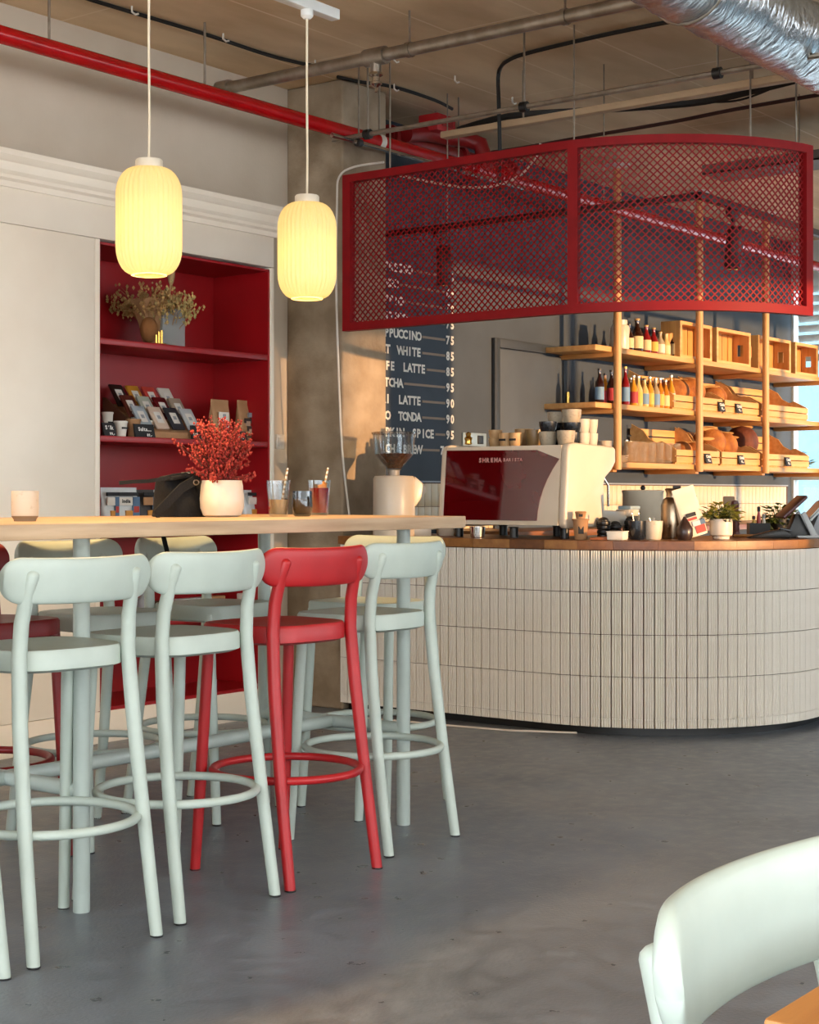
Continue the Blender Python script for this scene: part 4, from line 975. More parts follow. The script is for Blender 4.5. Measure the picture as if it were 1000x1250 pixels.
# cups on the machine and shelf
def cupmesh(root, r, h, m, taper=.82, nm='cup_body'):
    MB().lathe([(r*taper*.9, 0), (r*taper, .004), (r*.97, h*.6), (r, h), (r*.93, h), (r*.9, h*.6), (r*taper*.85, .008), (0, .008)], (0,0,0), 22).build(nm, m, root)
ct = MATS['cream_machine_shell']; TANC = mat('tan_cup', '#bf9a6c', .55, col2='#b08a5c', scale=30); GRC = mat('grey_speckled_cup', '#a3957f', .5, col2='#8b7d68', scale=60, mixlo=.3, mixhi=.45)
ZT_ = 1.3925
cups = [  # u, X, stack of (radius, height, material, words)
 (605, 6.85, [(.036, .048, TANC, 'lower small tan cup'), (.036, .048, TANC, 'upper small tan cup')], 'in the leftmost stack on the machine'),
 (617.5, 6.80, [(.036, .072, TANC, 'tan cup with a dark printed mark')], 'second from left on the machine'),
 (630, 6.80, [(.036, .072, TANC, 'lower tan cup with printed mark')], 'under the wide cup on the machine'),
 (640, 7.0, [(.05, .10, TANC, 'tall tan jug cup')], 'behind the printed cups on the machine'),
 (653, 6.9, [(.05, .09, mat('gold_olive_cup', '#8f7148', .35), 'olive brown cup')], 'left of the grey stack on the machine'),
 (669, 6.83, [(.046, .075, GRC, 'bottom grey speckled cup'), (.046, .05, DARKC, 'middle dark blue cup')], 'in the left tall stack on the machine'),
 (679, 6.98, [(.046, .075, DARKC, 'bottom dark cup'), (.046, .05, DARKC, 'middle dark cup'), (.046, .06, GRC, 'top grey cup')], 'in the stack behind the two tall stacks'),
 (691, 6.83, [(.047, .078, GRC, 'bottom pale grey cup')], 'at the front right of the machine top'),
 (698, 6.93, [(.047, .072, DARKC, 'bottom dark blue cup'), (.05, .05, DARKC, 'middle dark blue cup'), (.05, .07, GRC, 'top pale grey cup')], 'in the tallest stack on the machine'),
 (712, 6.97, [(.034, .07, CERAM, 'lower cream cup'), (.034, .07, CERAM, 'upper cream cup')], 'in the cream pair left of the last pair'),
 (722, 7.05, [(.034, .07, CERAM, 'lower cream cup'), (.034, .07, CERAM, 'upper cream cup')], 'in the rightmost cream pair on the machine'),
]
for u, X_, stack, where in cups:
    z = ZT_; Y_ = PX(u, X_)
    for r, h_, m_, wd in stack:
        t = thing('stacked_cup', wd+' '+where, 'cup', (X_, Y_, z), 0, 'cups stacked on the espresso machine'); cupmesh(t, r, h_, m_, .8)
        if 'printed' in wd: MB().box(-r-.0005, -r*.8, -.018, .018, h_*.45, h_*.6).build('printed_mark', CHALK, t, smooth=False)
        z += h_-.004 if h_ < .06 else h_+.0005
tag(MB().lathe([(.004, 0), (.02, .004), (.017, .02), (.022, .035), (.012, .045), (.016, .06), (.0, .07)], (6.78, PX(572, 6.78), 1.408), 12).build('brass_ornament', GOLD), 'little brass ornament at the left end of the machine top', 'ornament')

# ---- grinder
gx, gy = PY(481, 5.1), 5.1
gr = thing('coffee_grinder', 'cream coffee grinder with clear bean hopper beside the column', 'grinder', (gx, gy, WT))
MB().lathe([(.105, 0), (.11, .01), (.108, .3), (.1, .315), (.05, .318)], (0,0,0), 30).build('grinder_body', CREAM, gr)
MB().prism([(.02, .22), (.10, .30), (.10, .315), (.155, .27), (.165, .235), (.11, .16), (.05, .12)], 'X', -.045, .045).build('spout_head', CREAM, gr, bevel=.008)
gr.rotation_euler = (0, 0, -2.2)
MB().box(-.03, .03, .105, .17, .1, .108).build('portafilter_fork', BLACKM, gr, bevel=.002)
MB().box(-.05, .05, .09, .19, 0, .06).build('catch_tray', CREAM, gr, bevel=.006)
MB().lathe([(.03, .318), (.03, .345), (.04, .35)], (0,0,0), 18).build('hopper_neck', mat('grey_neck', '#9c9488', .4), gr)
MB().lathe([(.035, .352), (.105, .43), (.112, .53), (.116, .535), (.109, .53), (.102, .43), (.033, .355)], (0,0,0), 28, closed=True).build('hopper', GLASSM, gr)
MB().lathe([(.116, .532), (.118, .542), (.1, .546), (.03, .55)], (0,0,0), 28).build('hopper_lid', glass('lid_glass', '#d8d2cc', .2), gr)
MB().lathe([(.031, .355), (.096, .425), (.098, .43), (0, .437)], (0,0,0), 24).build('coffee_beans', mat('coffee_beans', '#4a2512', .45, col2='#7d451f', scale=70, bump=.8, bscale=80, mixlo=.4, mixhi=.6), gr)
tag(MB().lathe([(.05, 0), (.056, .01), (.056, .075), (.05, .085), (0.045, .085), (.045, .01)], (PY(546, 4.98), 4.98, WT), 22).build('cream_canister', CREAM), 'cream cup just left of the espresso machine, partly behind the table end', 'cup')
# knock box and little things under the machine
kx, ky = 6.63, 4.40
tag(MB().lathe([(.03, 0), (.036, .004), (.04, .055), (.036, .055), (.032, .006)], (6.66, PX(583, 6.66), WT), 18).build('steel_cup', CHROME), 'small steel cup standing under the left part of the machine', 'cup')

# ---- things along the bar front and curve: (u, depth)
def bpt(u, d): x, y = UD(u, d); return (x, y, WT)
def ppm(d): return F/d
pc = thing('paper_cup', 'kraft paper cup with dark label at the front of the bar', 'cup', bpt(709, 7.78))
r = 9.5/ppm(7.78); h_ = 23/ppm(7.78)
MB().lathe([(r*.78, 0), (r, h_), (r*1.12, h_+.001), (r*1.12, h_+.006), (r, h_+.008)], (0,0,0), 22).build('cup_body', KRAFT, pc)
MB().cbox((-.78*r*.9, -.52*r*.9, h_*.5), (.004, .026, .036), (0, 0, .59)).build('label', CHALK, pc, smooth=False)
p2 = thing('paper_cup', 'small kraft espresso cup tilted on top of the kraft cup', 'cup', (pc.location.x, pc.location.y, WT+h_+.009))
MB().lathe([(.022, 0), (.027, .03), (.029, .032), (.024, .036)], (0,0,0), 18).build('cup_body', KRAFT, p2); MB().cbox((-.02, -.013, .017), (.003, .018, .014), (0,0,.59)).build('label', CHALK, p2, smooth=False)
for i, (u, d, nl, lb) in enumerate(((737, 8.0, 4, 'tall stack of black lids right of the kraft cup'), (751, 8.15, 3, 'lower stack of black lids behind the white tub'), (770, 8.2, 4, 'rounded black jar lid stack behind the dark blue cup'))):
    t = thing('lid_stack', lb, 'lids', bpt(u, d), 0, 'black lids on the bar'); r = (8.3 if i != 2 else 8)/ppm(d)
    for k in range(nl):
        hh = .022; MB().lathe([(r*.96, k*hh), (r, k*hh+.003), (r*.95, k*hh+.017), (r*.8, k*hh+.021)], (0,0,0), 20).build('lid', BLACKP, t)
    MB().ball((0,0,nl*.022), (r*.8, r*.8, .018), 16, 8).build('top_dome', BLACKP, t)
tag(MB().cbox((*UD(738, 7.75), WT+.006), (.19, .10, .0115), (0,0,.3)).build('cork_coaster', mat('terracotta_board', '#a9603a', .7), bevel=.003), 'flat terracotta coloured board under the white tub', 'board')
t = thing('white_tub', 'small white rectangular tub at the bar edge', 'tub', (*UD(754, 7.68), WT), .3)
MB().prism([(-.055, 0), (.055, 0), (.065, .04), (-.065, .04)], 'Y', -.04, .04).build('tub_body', PAPER, t, bevel=.006); MB().box(-.067, .067, -.043, .043, .038, .043).build('rim', PAPER, t, bevel=.002)
t = thing('blue_cup', 'dark blue glazed cup with spoons at the bar edge', 'cup', bpt(778, 7.74)); cupmesh(t, 11/ppm(7.74), 23/ppm(7.74), DARKC)
for dx in (-.01, .012): MB().tube([(dx*.5, 0, .02), (dx*3, .01, .12)], .003, 6).ball((dx*3.1, .01, .125), (.007,.003,.011)).build('spoon', CHROME, t)
t = thing('beige_cup', 'speckled beige cup right beside the dark blue cup', 'cup', bpt(798, 7.74)); cupmesh(t, 11.3/ppm(7.74), 23/ppm(7.74), CERAM)
for dx in (-.012, .012): MB().tube([(dx*.5, 0, .02), (dx*2, .01, .105)], .003, 6).build('spoon', CHROME, t)
t = thing('bread_bin', 'wide beige oval bin behind the cups on the bar', 'bin', bpt(785, 8.75)); t.location.z = WT
b = MB(); vs = []; fs = []; n = 32; rw = 25/ppm(8.75)
for rs_, z in ((.95, 0), (1, .01), (1, .225), (1.03, .23), (1.03, .24), (.98, .243)):
    for i in range(n): a = 2*PI*i/n; vs.append((rw*rs_*math.cos(a), .085*rs_*math.sin(a), z))
for j in range(5):
    for i in range(n): k = (i+1) % n; fs.append((j*n+i, j*n+k, (j+1)*n+k, (j+1)*n+i))
fs += [tuple(range(n))[::-1], tuple(5*n+i for i in range(n))]
b.add(vs, fs).build('bin_body', mat('beige_enamel', '#d3c5ad', .5), t); MB().ball((0,0,.255), .014, 10, 8).build('knob', BLACKP, t)
t.rotation_euler = (0, 0, TH-PI/2)
t = thing('thermos_jug', 'brushed steel thermos jug with black spout on the bar', 'jug', bpt(823, 7.95)); r = 16/ppm(7.95)
MB().lathe([(r*.97, 0), (r, .005), (r, .165), (r*.82, .195), (r*.6, .205), (r*.58, .225), (r*.7, .245), (r*.6, .25)], (0,0,0), 28).build('jug_body', mat('brushed_steel', '#a8947c', .28, 1, col2='#94826c', scale=30), t)
MB().cbox((.01, -.01, .256), (.075, .04, .012), (0,0,.5)).build('lid', BLACKP, t, bevel=.003)
MB().tube([(.045, -.05, .24), (.085, -.075, .21), (.085, -.08, .12), (.05, -.05, .06)], .007, 8).build('handle', BLACKP, t)
cbag = pouch('coffee_pouch', 0, WT, .12, .245, mat('cream_pouch', '#d9cdb6', .55), 'cream coffee pouch with red floral print leaning by the thermos', dep=.06, cat='bag', rz=TH-PI/2+.35, loc=UD(849, 7.82))
cbag.rotation_euler = (0, -.28, TH-PI/2+.2); cbag.location.z = WT+.016
bag_face(cbag, .06, [('label', CHALK, -.03, .02, .10, .118), ('label', RDP, -.03, .02, .082, .094), ('floral_print', RDP, .0, .05, .012, .06), ('floral_print', mat('pale_print', '#cfc6c8', .6), -.01, .03, .05, .075), ('floral_print', SKY, .03, .056, .05, .075)])
t = thing('round_vase', 'dark brown round bottle vase in front of the cream pouch', 'vase', bpt(836, 7.72)); r = 10/ppm(7.72)
MB().lathe([(r*.8, 0), (r, .02), (r, .055), (r*.55, .085), (r*.22, .105), (r*.2, .112), (.001, .11)], (0,0,0), 22).build('vase_body', mat('brown_glaze', '#33221c', .3), t)
t = thing('plant_pot', 'cream ceramic pot of a yellow green plant on the bar', 'pot', bpt(880.5, 7.85)); r = 14/ppm(7.85)
MB().lathe([(r*.72, 0), (r*.74, .012), (r*.97, .02), (r, .04), (r, .098), (r*.92, .1), (r*.9, .085), (0, .085)], (0,0,0), 26).build('pot_body', CERAMW, t)
def leafy(root, n, R_, h_, m_, sz, seed, name='leaf', stems_=True):
    rl = random.Random(seed); b = MB(); q = MB()
    for i in range(n):
        a = rl.uniform(0, 2*PI); e = rl.uniform(.2, 1.3); L_ = R_*rl.uniform(.5, 1)
        p = Vector((L_*math.cos(a)*math.cos(e)*1.2, L_*math.sin(a)*math.cos(e), h_*math.sin(e)*rl.uniform(.5, 1)))
        d = Vector((math.cos(a), math.sin(a), rl.uniform(-.5, .5))).normalized()*sz*rl.uniform(.7, 1.3); s_ = d.cross(Vector((0,0,1))).normalized()*sz*.32; up = Vector((0,0,sz*.12))
        b.add([p, p+d*.5+s_+up, p+d, p+d*.5-s_+up, p+d*.5-up*.3], [(0,1,4), (1,2,4), (2,3,4), (3,0,4)])
        q.tube([(0,0,-.02), p*.6, p], .0012, 4)
    q.build('stem_bundle', LEAF, root, kind='stuff', smooth=False); b.build(name, m_, root, kind='stuff', smooth=False)
pl = thing('potted_plant', 'bushy yellow green plant growing in the cream pot on the bar', 'plant', (t.location.x, t.location.y, WT+.087)); leafy(pl, 150, .10, .09, LEAFY, .04, 3)
leafy(pl, 60, .07, .03, mat('dark_leaf', '#2f3320', .6), .035, 4)
# wooden mill and board
t = thing('pepper_mill', 'turned dark red wooden pepper mill leaning behind the plant', 'mill', bpt(899, 8.3)); t.rotation_euler = (0, -.1, 0)
MB().lathe([(.02, 0), (.022, .02)]+[(.017+.003*(i % 2), .03+i*.011) for i in range(12)]+[(.022, .165), (.018, .185), (.006, .19)], (0,0,0), 16).build('mill_body', mat('dark_red_wood', '#5c2a26', .4), t)
t = thing('table_sign', 'small brown square sign on a stem above the plant', 'sign', bpt(890, 8.6))
MB().tube([(0,0,0), (0,0,.15)], .004, 6).build('stem', STEEL, t); MB().lathe([(.03, 0), (.03, .006), (.005, .012)], (0,0,0), 16).build('foot', STEEL, t)
MB().cbox((0, 0, .185), (.062, .008, .048), (0,0,TH-PI/2)).build('plate', mat('brown_plate', '#9c8064', .6), t, bevel=.006)
t = thing('condiment_caddy', 'black caddy holding sauce bottles on the bar', 'caddy', bpt(926, 8.6), TH-PI/2)
MB().box(-.055, .055, -.04, .04, 0, .01).box(-.055, .055, -.04, -.034, .01, .065).box(-.055, .055, .034, .04, .01, .065).box(-.055, -.049, -.034, .034, .01, .065).box(.049, .055, -.034, .034, .01, .065).build('tray', BLACKP, t, smooth=False)
for i, (ox, cols, lb) in enumerate(((-.025, ('#c9a13a', '#3a2a1e'), 'amber capped sauce bottle in the black caddy'), (.002, ('#b02a1e', '#1d1a18'), 'red labelled sauce bottle with black cap in the caddy'), (.028, ('#d8d0c0', '#8e8e88'), 'pale sauce bottle at the right of the caddy'))):
    M = Matrix.Rotation(TH-PI/2, 3, 'Z') @ Vector((ox, 0, 0)); q = thing('sauce_bottle', lb, 'bottle', Vector(bpt(926, 8.6))+M+Vector((0,0,.0105)), 0, 'sauce bottles in the caddy')
    hh = (.09, .14, .10)[i]
    MB().lathe([(.011, 0), (.0115, hh*.6), (.006, hh*.8), (.006, hh*.85)], (0,0,0), 14).build('bottle_body', mat('sauce_%d' % i, cols[0], .3), q); MB().lathe([(.0085, hh*.83), (.009, hh), (.005, hh+.004)], (0,0,0), 12).build('cap', mat('sauce_cap_%d' % i, cols[1], .4), q)
t = thing('serving_board', 'round pale wooden serving board lying on the bar', 'board', bpt(917, 8.25)); MB().lathe([(.085, 0), (.09, .006), (.085, .012)], (0,0,0), 28).build('board_disc', PINE, t)
t = thing('back_plant', 'leafy green plant behind the card terminal', 'plant', bpt(951, 8.9)); MB().lathe([(.05, 0), (.06, .08), (.055, .08), (.05, .06)], (0,0,0), 20).build('pot', BLACKP, t)
t2 = leafy(t, 170, .11, .17, LEAF, .05, 8)
# till
t = thing('card_scanner', 'black handheld card reader lying in front of the till', 'card reader', bpt(941, 8.0), TH-PI/2)
MB().prism([(-.12, 0), (.09, 0), (.1, .02), (.06, .045), (.0, .038), (-.11, .008)], 'Y', -.035, .035).build('reader_body', BLACKP, t, bevel=.006)
MB().cbox((.07, -.01, .043), (.06, .05, .008), (0, .2, 0)).build('screen', mat('reader_screen', '#3b4046', .15), t, bevel=.002)
t = thing('till_terminal', 'grey and black till with tilted dark red backed screen', 'till', bpt(975, 8.1), TH-PI/2)
MB().prism([(-.07, 0), (.07, 0), (.035, .05), (.0, .12), (-.02, .12), (-.04, .07)], 'Y', -.03, .05).build('stand_core', BLACKP, t, bevel=.004)
for yy in (-.05, .07):
    b = MB(); o1 = [(.09, 0), (.055, 0), (-.0, .12), (.02, .135)]; b.prism(o1, 'Y', yy-.008, yy+.008).build('side_bracket', mat('till_grey', '#a9adad', .4), t, bevel=.004)
MB().cbox((-.035, .01, .155), (.16, .19, .018), (0, -.75, 0)).build('screen_housing', mat('till_maroon', '#4a1c1c', .35), t, bevel=.006)
MB().cbox((-.028, .01, .162), (.145, .175, .004), (0, -.75, 0)).build('display', mat('till_display', '#23201f', .1), t)
MB().box(-.02, .10, -.06, .08, 0, .012).build('base_plate', mat('till_grey', '#a9adad', .4), t, bevel=.003)
t = thing('tablet_display', 'slanted white customer display at the right edge of the bar', 'display', bpt(995, 8.3), TH-PI/2)
MB().prism([(-.05, 0), (.09, 0), (.06, .03), (.0, .12)], 'Y', -.08, .08).build('wedge_stand', GREYC, t, bevel=.004)
MB().cbox((.0, 0, .135), (.012, .2, .14), (0, .75, 0)).build('screen_frame', mat('pale_frame', '#cfd8da', .35), t, bevel=.004)
MB().cbox((-.006, 0, .14), (.008, .17, .115), (0, .75, 0)).build('screen', mat('pale_screen', '#b8c6c9', .2), t)

# ================================================================== BACK COUNTER, TILES, MENU WALL
bc = thing('back_counter', 'low back counter against the slate wall behind the bar', 'counter', (10, 5.5, 0))
MB().box(8.0, 13.2, 5.28, YB-.002, 0, .89).build('cabinet_body', SLATE, bc, world=True, smooth=False)
MB().box(7.98, 13.2, 5.25, YB-.002, .891, .93).build('counter_top', WALNUT, bc, world=True, bevel=.003)
for i in range(8): x = 8.02+i*.645; MB().box(x, x+.635, 5.262, 5.279, .1, .87).build('cabinet_door', SLATE, bc, world=True, bevel=.002)
# splashback: tall narrow tiles
spl = thing('tiled_splashback', 'cream tiled splashback strip along the foot of the slate wall', 'tiles', (9.5, YB, .93))
MB().box(7.0, 13.2, YB-.006, YB-.001, .932, 1.225).build('backing', GROUT, spl, world=True, smooth=False)
tp = None; x = 7.02; nt = 0
while x < 13.1:
    for z0, hh in ((.935, .14), (1.078, .144)):
        if tp is None: o = tp = MB().box(0, .066, -.006, 0, 0, .141).build('tile', TILEW, spl, bevel=.0015)
        else: o = tp.copy(); COL.objects.link(o)
        o.location = Vector((x, YB-.006, z0))-spl.location; nt += 1
    x += .069
MB().box(7.0, 13.2, YB-.012, YB-.001, 1.2255, 1.236).build('trim_strip', mat('grey_trim', '#8d949a', .4), spl, world=True)

mn = thing('menu_board', 'white raised lettering price list mounted on the slate wall', 'menu', (7.9, YB, 1.42))
rows = [('ESPRESSO', '55', 0), ('LUNGO', '65', 0), ('DOPPIO', '70', 0), ('CORTADO', '75', 0), ('CAPPUCCINO', '75', 0), ('FLAT WHITE', '85', 0), ('CAFFE LATTE', '85', 0), ('MATCHA', '95', 0), ('CHAI LATTE', '90', 0), ('O TONDA', '90', 3), ('PUMPKIN SPICE', '95', 0), ('BATCH BREW', '70', 0)]
adv = .0455; xs0 = 7.365; DASH = mat('menu_dash', '#8f7a66', .6); ym = YB-.004
for i, (nm, pr, sk) in enumerate(rows):
    z = 2.513-.0987*i-.026
    x0 = xs0+sk*adv
    tot_ = (len(nm)+.75*nm.count(' '))*adv; x0 = x0+len(nm)*adv-tot_; cpos = 0
    for wd_ in nm.split(' '):
        MB().text(wd_, (x0+cpos*adv, ym, z), (1,0,0), (0,0,1), .072, adv).build('menu_word', LETTER, mn, world=True, smooth=False); cpos += len(wd_)+1.75
    xp_ = PY(549, YB)+(0 if i < 11 else -.06)
    MB().text(pr, (xp_, ym, z), (1,0,0), (0,0,1), .072, .047, 'c').build('menu_price', LETTER, mn, world=True, smooth=False)
    MB().box(x0+tot_+.012, xp_-.055, YB-.006, YB-.001, z+.017, z+.031).build('leader_line', DASH, mn, world=True, smooth=False)
t = thing('wall_socket', 'grey metal socket plate on the slate wall above the machine', 'socket', (PY(578, YB), YB, 1.46))
MB().box(-.13, .13, -.012, -.001, 0, .085).build('plate', mat('plate_grey', '#8fa0a8', .35, .4), t, bevel=.002); MB().box(.03, .09, -.018, -.011, .015, .07).build('socket_cover', BLACKP, t, bevel=.002)

# ================================================================== HANGING SHELF
YP = 5.40; PXS = [PY(754, YP), PY(854, YP), PY(935, YP), PY(935, YP)+1.15]
hs = thing('hanging_shelf', 'pine hanging shelf of three boards on round posts before the slate wall', 'shelf', (10.5, 5.6, 1.32))
for x in PXS:
    MB().tube([(x, YP, 1.32), (x, YP, CZ-.02)], .027, 18).build('post', PINEZ, hs, world=True)
    MB().lathe([(.027, -.03), (.06, -.012), (.085, -.008), (.085, 0)], (x, YP, CZ-.001), 20).build('ceiling_flange', PAPER, hs, world=True)
HZ = [1.372, 1.768, 2.150]; HX0 = 9.20; YF2 = 5.432
for z in HZ:
    MB().box(HX0, 13.15, YF2, YB-.003, z-.036, z).build('shelf_board', PINE, hs, world=True, bevel=.002)
    for x in PXS: MB().box(x-.025, x+.025, YP+.02, YB-.005, z-.068, z-.0365).build('bracket', PINEY, hs, world=True, bevel=.002)
HZ = [z+.0006 for z in HZ]
# bottles
def bottle(x, y, z, hh, r, body, label_c, cap, label, group, neck=.33, lab=True, sh=.62):
    t = thing('bottle', label, 'bottle', (x, y, z), 0, group)
    bgl = MB().lathe([(r*.92, 0), (r, .006), (r, hh*sh*.85), (r*.85, hh*sh*.97), (r*neck*1.15, hh*(sh+.14)), (r*neck, hh*.9), (r*neck*1.15, hh*.93), (r*neck*1.1, hh*.955)], (0,0,0), 16).build('bottle_glass', body, t)
    if lab: MB().lathe([(r*1.02, hh*.1), (r*1.03, hh*.105), (r*1.03, hh*.46), (r*1.02, hh*.465)], (0,0,0), 16, closed=True).build('label', label_c, bgl)
    MB().lathe([(r*neck*1.25, hh*.94), (r*neck*1.3, hh*.995), (r*neck*.9, hh)], (0,0,0), 12).build('cap', cap, t); return t
def bg(n, hx): return mat(n, hx, .12, coat=.5, scale=6)
COLA = bg('cola_glass', '#2a0f0c'); AMB = bg('amber_soda', '#c07a22'); ORA = bg('orange_soda', '#d2902c'); REDB = bg('red_soda', '#7c1014'); PALE = bg('pale_soda', '#d9b976'); BRN = bg('brown_bottle', '#2d1509'); CLR = bg('cloudy_glass', '#a8977a')
LW = mat('label_white', '#ddd4c0', .6); LB = mat('label_blue', '#6f93b4', .6); LR = mat('label_red', '#a82a32', .6); LY = mat('label_yellow', '#d9b04a', .6); LC = mat('label_cream', '#dcc492', .6); CAPD = mat('cap_dark', '#2c2622', .4); CAPG = mat('cap_gold', '#c9a050', .35, .6); CORK = mat('cork', '#c39a64', .8); CAPS = mat('cap_silver', '#c8c4bc', .3, .7)
mids = [(732, COLA, LB, CAPD, .235, 'dark cola with pale blue label', 0), (739, AMB, LR, CAPD, .23, 'amber soda with red label', 1), (746.5, COLA, LR, CAPD, .235, 'dark cola with red label', 0), (752, AMB, LW, CAPS, .23, 'amber soda with white label', 1),
        (763.5, REDB, LB, CAPG, .27, 'tall red syrup with blue label', 0), (770, ORA, LW, CAPS, .22, 'orange soda with white label', 1), (773.5, ORA, LR, CAPS, .215, 'orange soda with red label', 0), (779.5, PALE, LY, CAPS, .215, 'pale soda with yellow label', 0), (785, AMB, LC, CAPS, .225, 'amber soda with cream label', 1), (787, PALE, LB, CAPD, .205, 'pale soda with blue label', 0),
        (793.5, ORA, LY, CAPS, .22, 'orange soda with yellow label', 0), (799, ORA, LW, CAPS, .22, 'orange soda with white label', 1), (800.5, CLR, LB, CAPS, .215, 'cloudy soda with blue label', 0), (806, AMB, LY, CAPS, .22, 'amber soda with yellow label', 0), (808.5, REDB, LC, CAPS, .245, 'red soda with cream label', 1), (812.5, AMB, LC, CAPS, .21, 'amber soda with cream label', 0), (819.5, ORA, LW, CAPS, .25, 'tall orange juice with oval white label', 0)]
for i, (u, b_, l_, c_, hh, wd, back) in enumerate(mids):
    y = 5.50 if not back else 5.66
    bottle(PY(u, y), y, HZ[1], hh, .031, b_, l_, c_, '%s, %s bottle from left on the middle shelf' % (wd, ORD[i+1]), 'bottles on the middle hanging shelf')
t = thing('cream_container', 'tall cream plastic container behind the first shelf post', 'container', (PY(757, 5.55), 5.55, HZ[2]))
MB().lathe([(.065, 0), (.068, .01), (.068, .15), (.06, .175), (.05, .18), (.05, .2)], (0,0,0), 22).build('container_body', CREAM, t); MB().lathe([(.052, .19), (.052, .212), (.04, .215)], (0,0,0), 18).build('lid', CREAM, t)
tops = [(768, BRN, LC, CAPD, .19, .034, 'small dark spirit bottle without much label'), (778, BRN, LC, CORK, .235, .042, 'big dark spirit bottle with cream label and cork'), (789, REDB, LC, CORK, .20, .036, 'red liqueur bottle with cream label and cork'), (798, REDB, LY, CORK, .19, .034, 'red liqueur bottle with yellow label'), (806, CLR, LW, CORK, .17, .034, 'clear spirit bottle with white label'), (813, PALE, LC, CORK, .165, .034, 'pale spirit bottle with cream label'), (817, CLR, LC, CAPS, .235, .03, 'tall thin necked clear bottle'), (825, BRN, LC, CAPS, .215, .042, 'dark bottle with round label')]
for i, (u, b_, l_, c_, hh, r_, wd) in enumerate(tops):
    y = 5.50 if i != 6 else 5.64
    bottle(PY(u, y), y, HZ[2], hh, r_, b_, l_, c_, '%s, %s from left on the top shelf' % (wd, ORD[i+1]), 'bottles on the top hanging shelf', .36, True, .6)
# crates on the top shelf, lying open towards the room
def crate(x0, x1, label):
    y0, y1 = 5.455, 5.60; z0, hh = HZ[2], .265; th = .014; W = x1-x0
    t = thing('wooden_crate', label, 'crate', (x0, y0, z0), 0, 'wooden crates on the top hanging shelf')
    D = y1-y0
    for xx in (0, W-th):                 # end boards with a round hand hole
        oc = [(D*.5+.055*math.cos(2*PI*k/16)*.55, hh*.5+.055*math.sin(2*PI*k/16)) for k in range(16)]
        b = MB()
        b.box(xx, xx+th, 0, D*.5-.025, 0, hh).box(xx, xx+th, D*.5+.025, D, 0, hh).box(xx, xx+th, D*.5-.025, D*.5+.025, 0, hh*.5-.045).box(xx, xx+th, D*.5-.025, D*.5+.025, hh*.5+.045, hh)
        b.build('end_board', CRATE, t, smooth=False)
    n = 2; sw_ = D/n
    for k in range(n):
        for zz in (0, hh-.010): MB().box(th, W-th, k*sw_+.006, (k+1)*sw_-.006, zz, zz+.010).build('side_slat', CRATEX, t, smooth=False)
    m_ = max(4, int(W/.09)); s2 = (W-2*th)/m_
    for k in range(m_): MB().box(th+k*s2+.005, th+(k+1)*s2-.005, D-.010, D, .01, hh-.01).build('base_slat', CRATE, t, smooth=False)
    MB().box(0, .03, -.012, 0, 0, hh).box(W-.03, W, -.012, 0, 0, hh).box(.03, W-.03, -.012, 0, hh-.025, hh).box(.03, W-.03, -.012, 0, 0, .02).build('front_frame', CRATEX, t, smooth=False)
crate(10.42, 10.93, 'pale wooden crate behind the second post, leftmost on the top hanging shelf')
crate(11.01, 11.60, 'wooden crate between the second and third posts on the top shelf')
crate(11.74, 12.36, 'wooden crate directly right of the third post on the top shelf')
crate(12.45, 12.92, 'rightmost wooden crate on the top shelf against the window')
# bread trays
def tray(x0, x1, z0, label, group):
    W = x1-x0; D = .36; y0 = YF2+.02; t = thing('bread_tray', label, 'tray', (x0, y0, z0), 0, group); tl = .24
    def sl_(y): return .012+y*tl
    for xx in (0, W-.012):
        b = MB(); lo = lambda y: sl_(y); hi = lambda y: sl_(y)+.10+.10*y/D
        b.prism([(0, lo(0)), (D, lo(D)), (D, hi(D)), (D*.72, hi(D*.72)), (D*.6, hi(D*.6)-.035), (D*.42, hi(D*.42)-.035), (D*.3, hi(D*.3)), (0, hi(0))], 'X', xx, xx+.012).build('side_board', CRATEX, t, smooth=False)
    for k in range(2): MB().box(.0, W, -.012, 0, .012+k*.05, .055+k*.05).build('front_slat', CRATEX, t, smooth=False)
    for k in range(3): MB().box(0, W, D, D+.010, sl_(D)+k*.06, sl_(D)+.05+k*.06).build('back_slat', CRATEX, t, smooth=False)
    for k in range(5):
        a, b_ = k*D/5+.004, (k+1)*D/5-.004
        MB().prism([(a, sl_(a)), (b_, sl_(b_)), (b_, sl_(b_)+.009), (a, sl_(a)+.009)], 'X', .012, W-.012).build('base_slat', CRATE, t, smooth=False)
    MB().box(.02, .04, D-.02, D, 0, sl_(D-.02)).box(W-.04, W-.02, D-.02, D, 0, sl_(D-.02)).build('rear_foot', CRATE, t, smooth=False)
    MB().box(.0, W, .0, .02, 0, .012).build('front_foot', CRATE, t, smooth=False)
    return (x0, y0, z0, W, D, tl)
TR = {}
g_ = 'bread trays on the hanging shelf'
TR['m1'] = tray(10.32, 11.10, HZ[1], 'sloping bread tray with loaves behind the second post, middle shelf', g_)
TR['m2'] = tray(11.14, 11.74, HZ[1], 'sloping tray left of the third post on the middle shelf', g_)
TR['m3'] = tray(11.80, 12.70, HZ[1], 'empty sloping tray right of the third post on the middle shelf', g_)
TR['b1'] = tray(10.36, 11.05, HZ[0], 'sloping bread tray with rolls behind the second post, bottom shelf', g_)
TR['b2'] = tray(11.09, 11.76, HZ[0], 'sloping bread tray with plaited loaf on the bottom shelf', g_)
TR['b3'] = tray(11.82, 12.72, HZ[0], 'sloping tray with round dark loaf right of the third post, bottom shelf', g_)
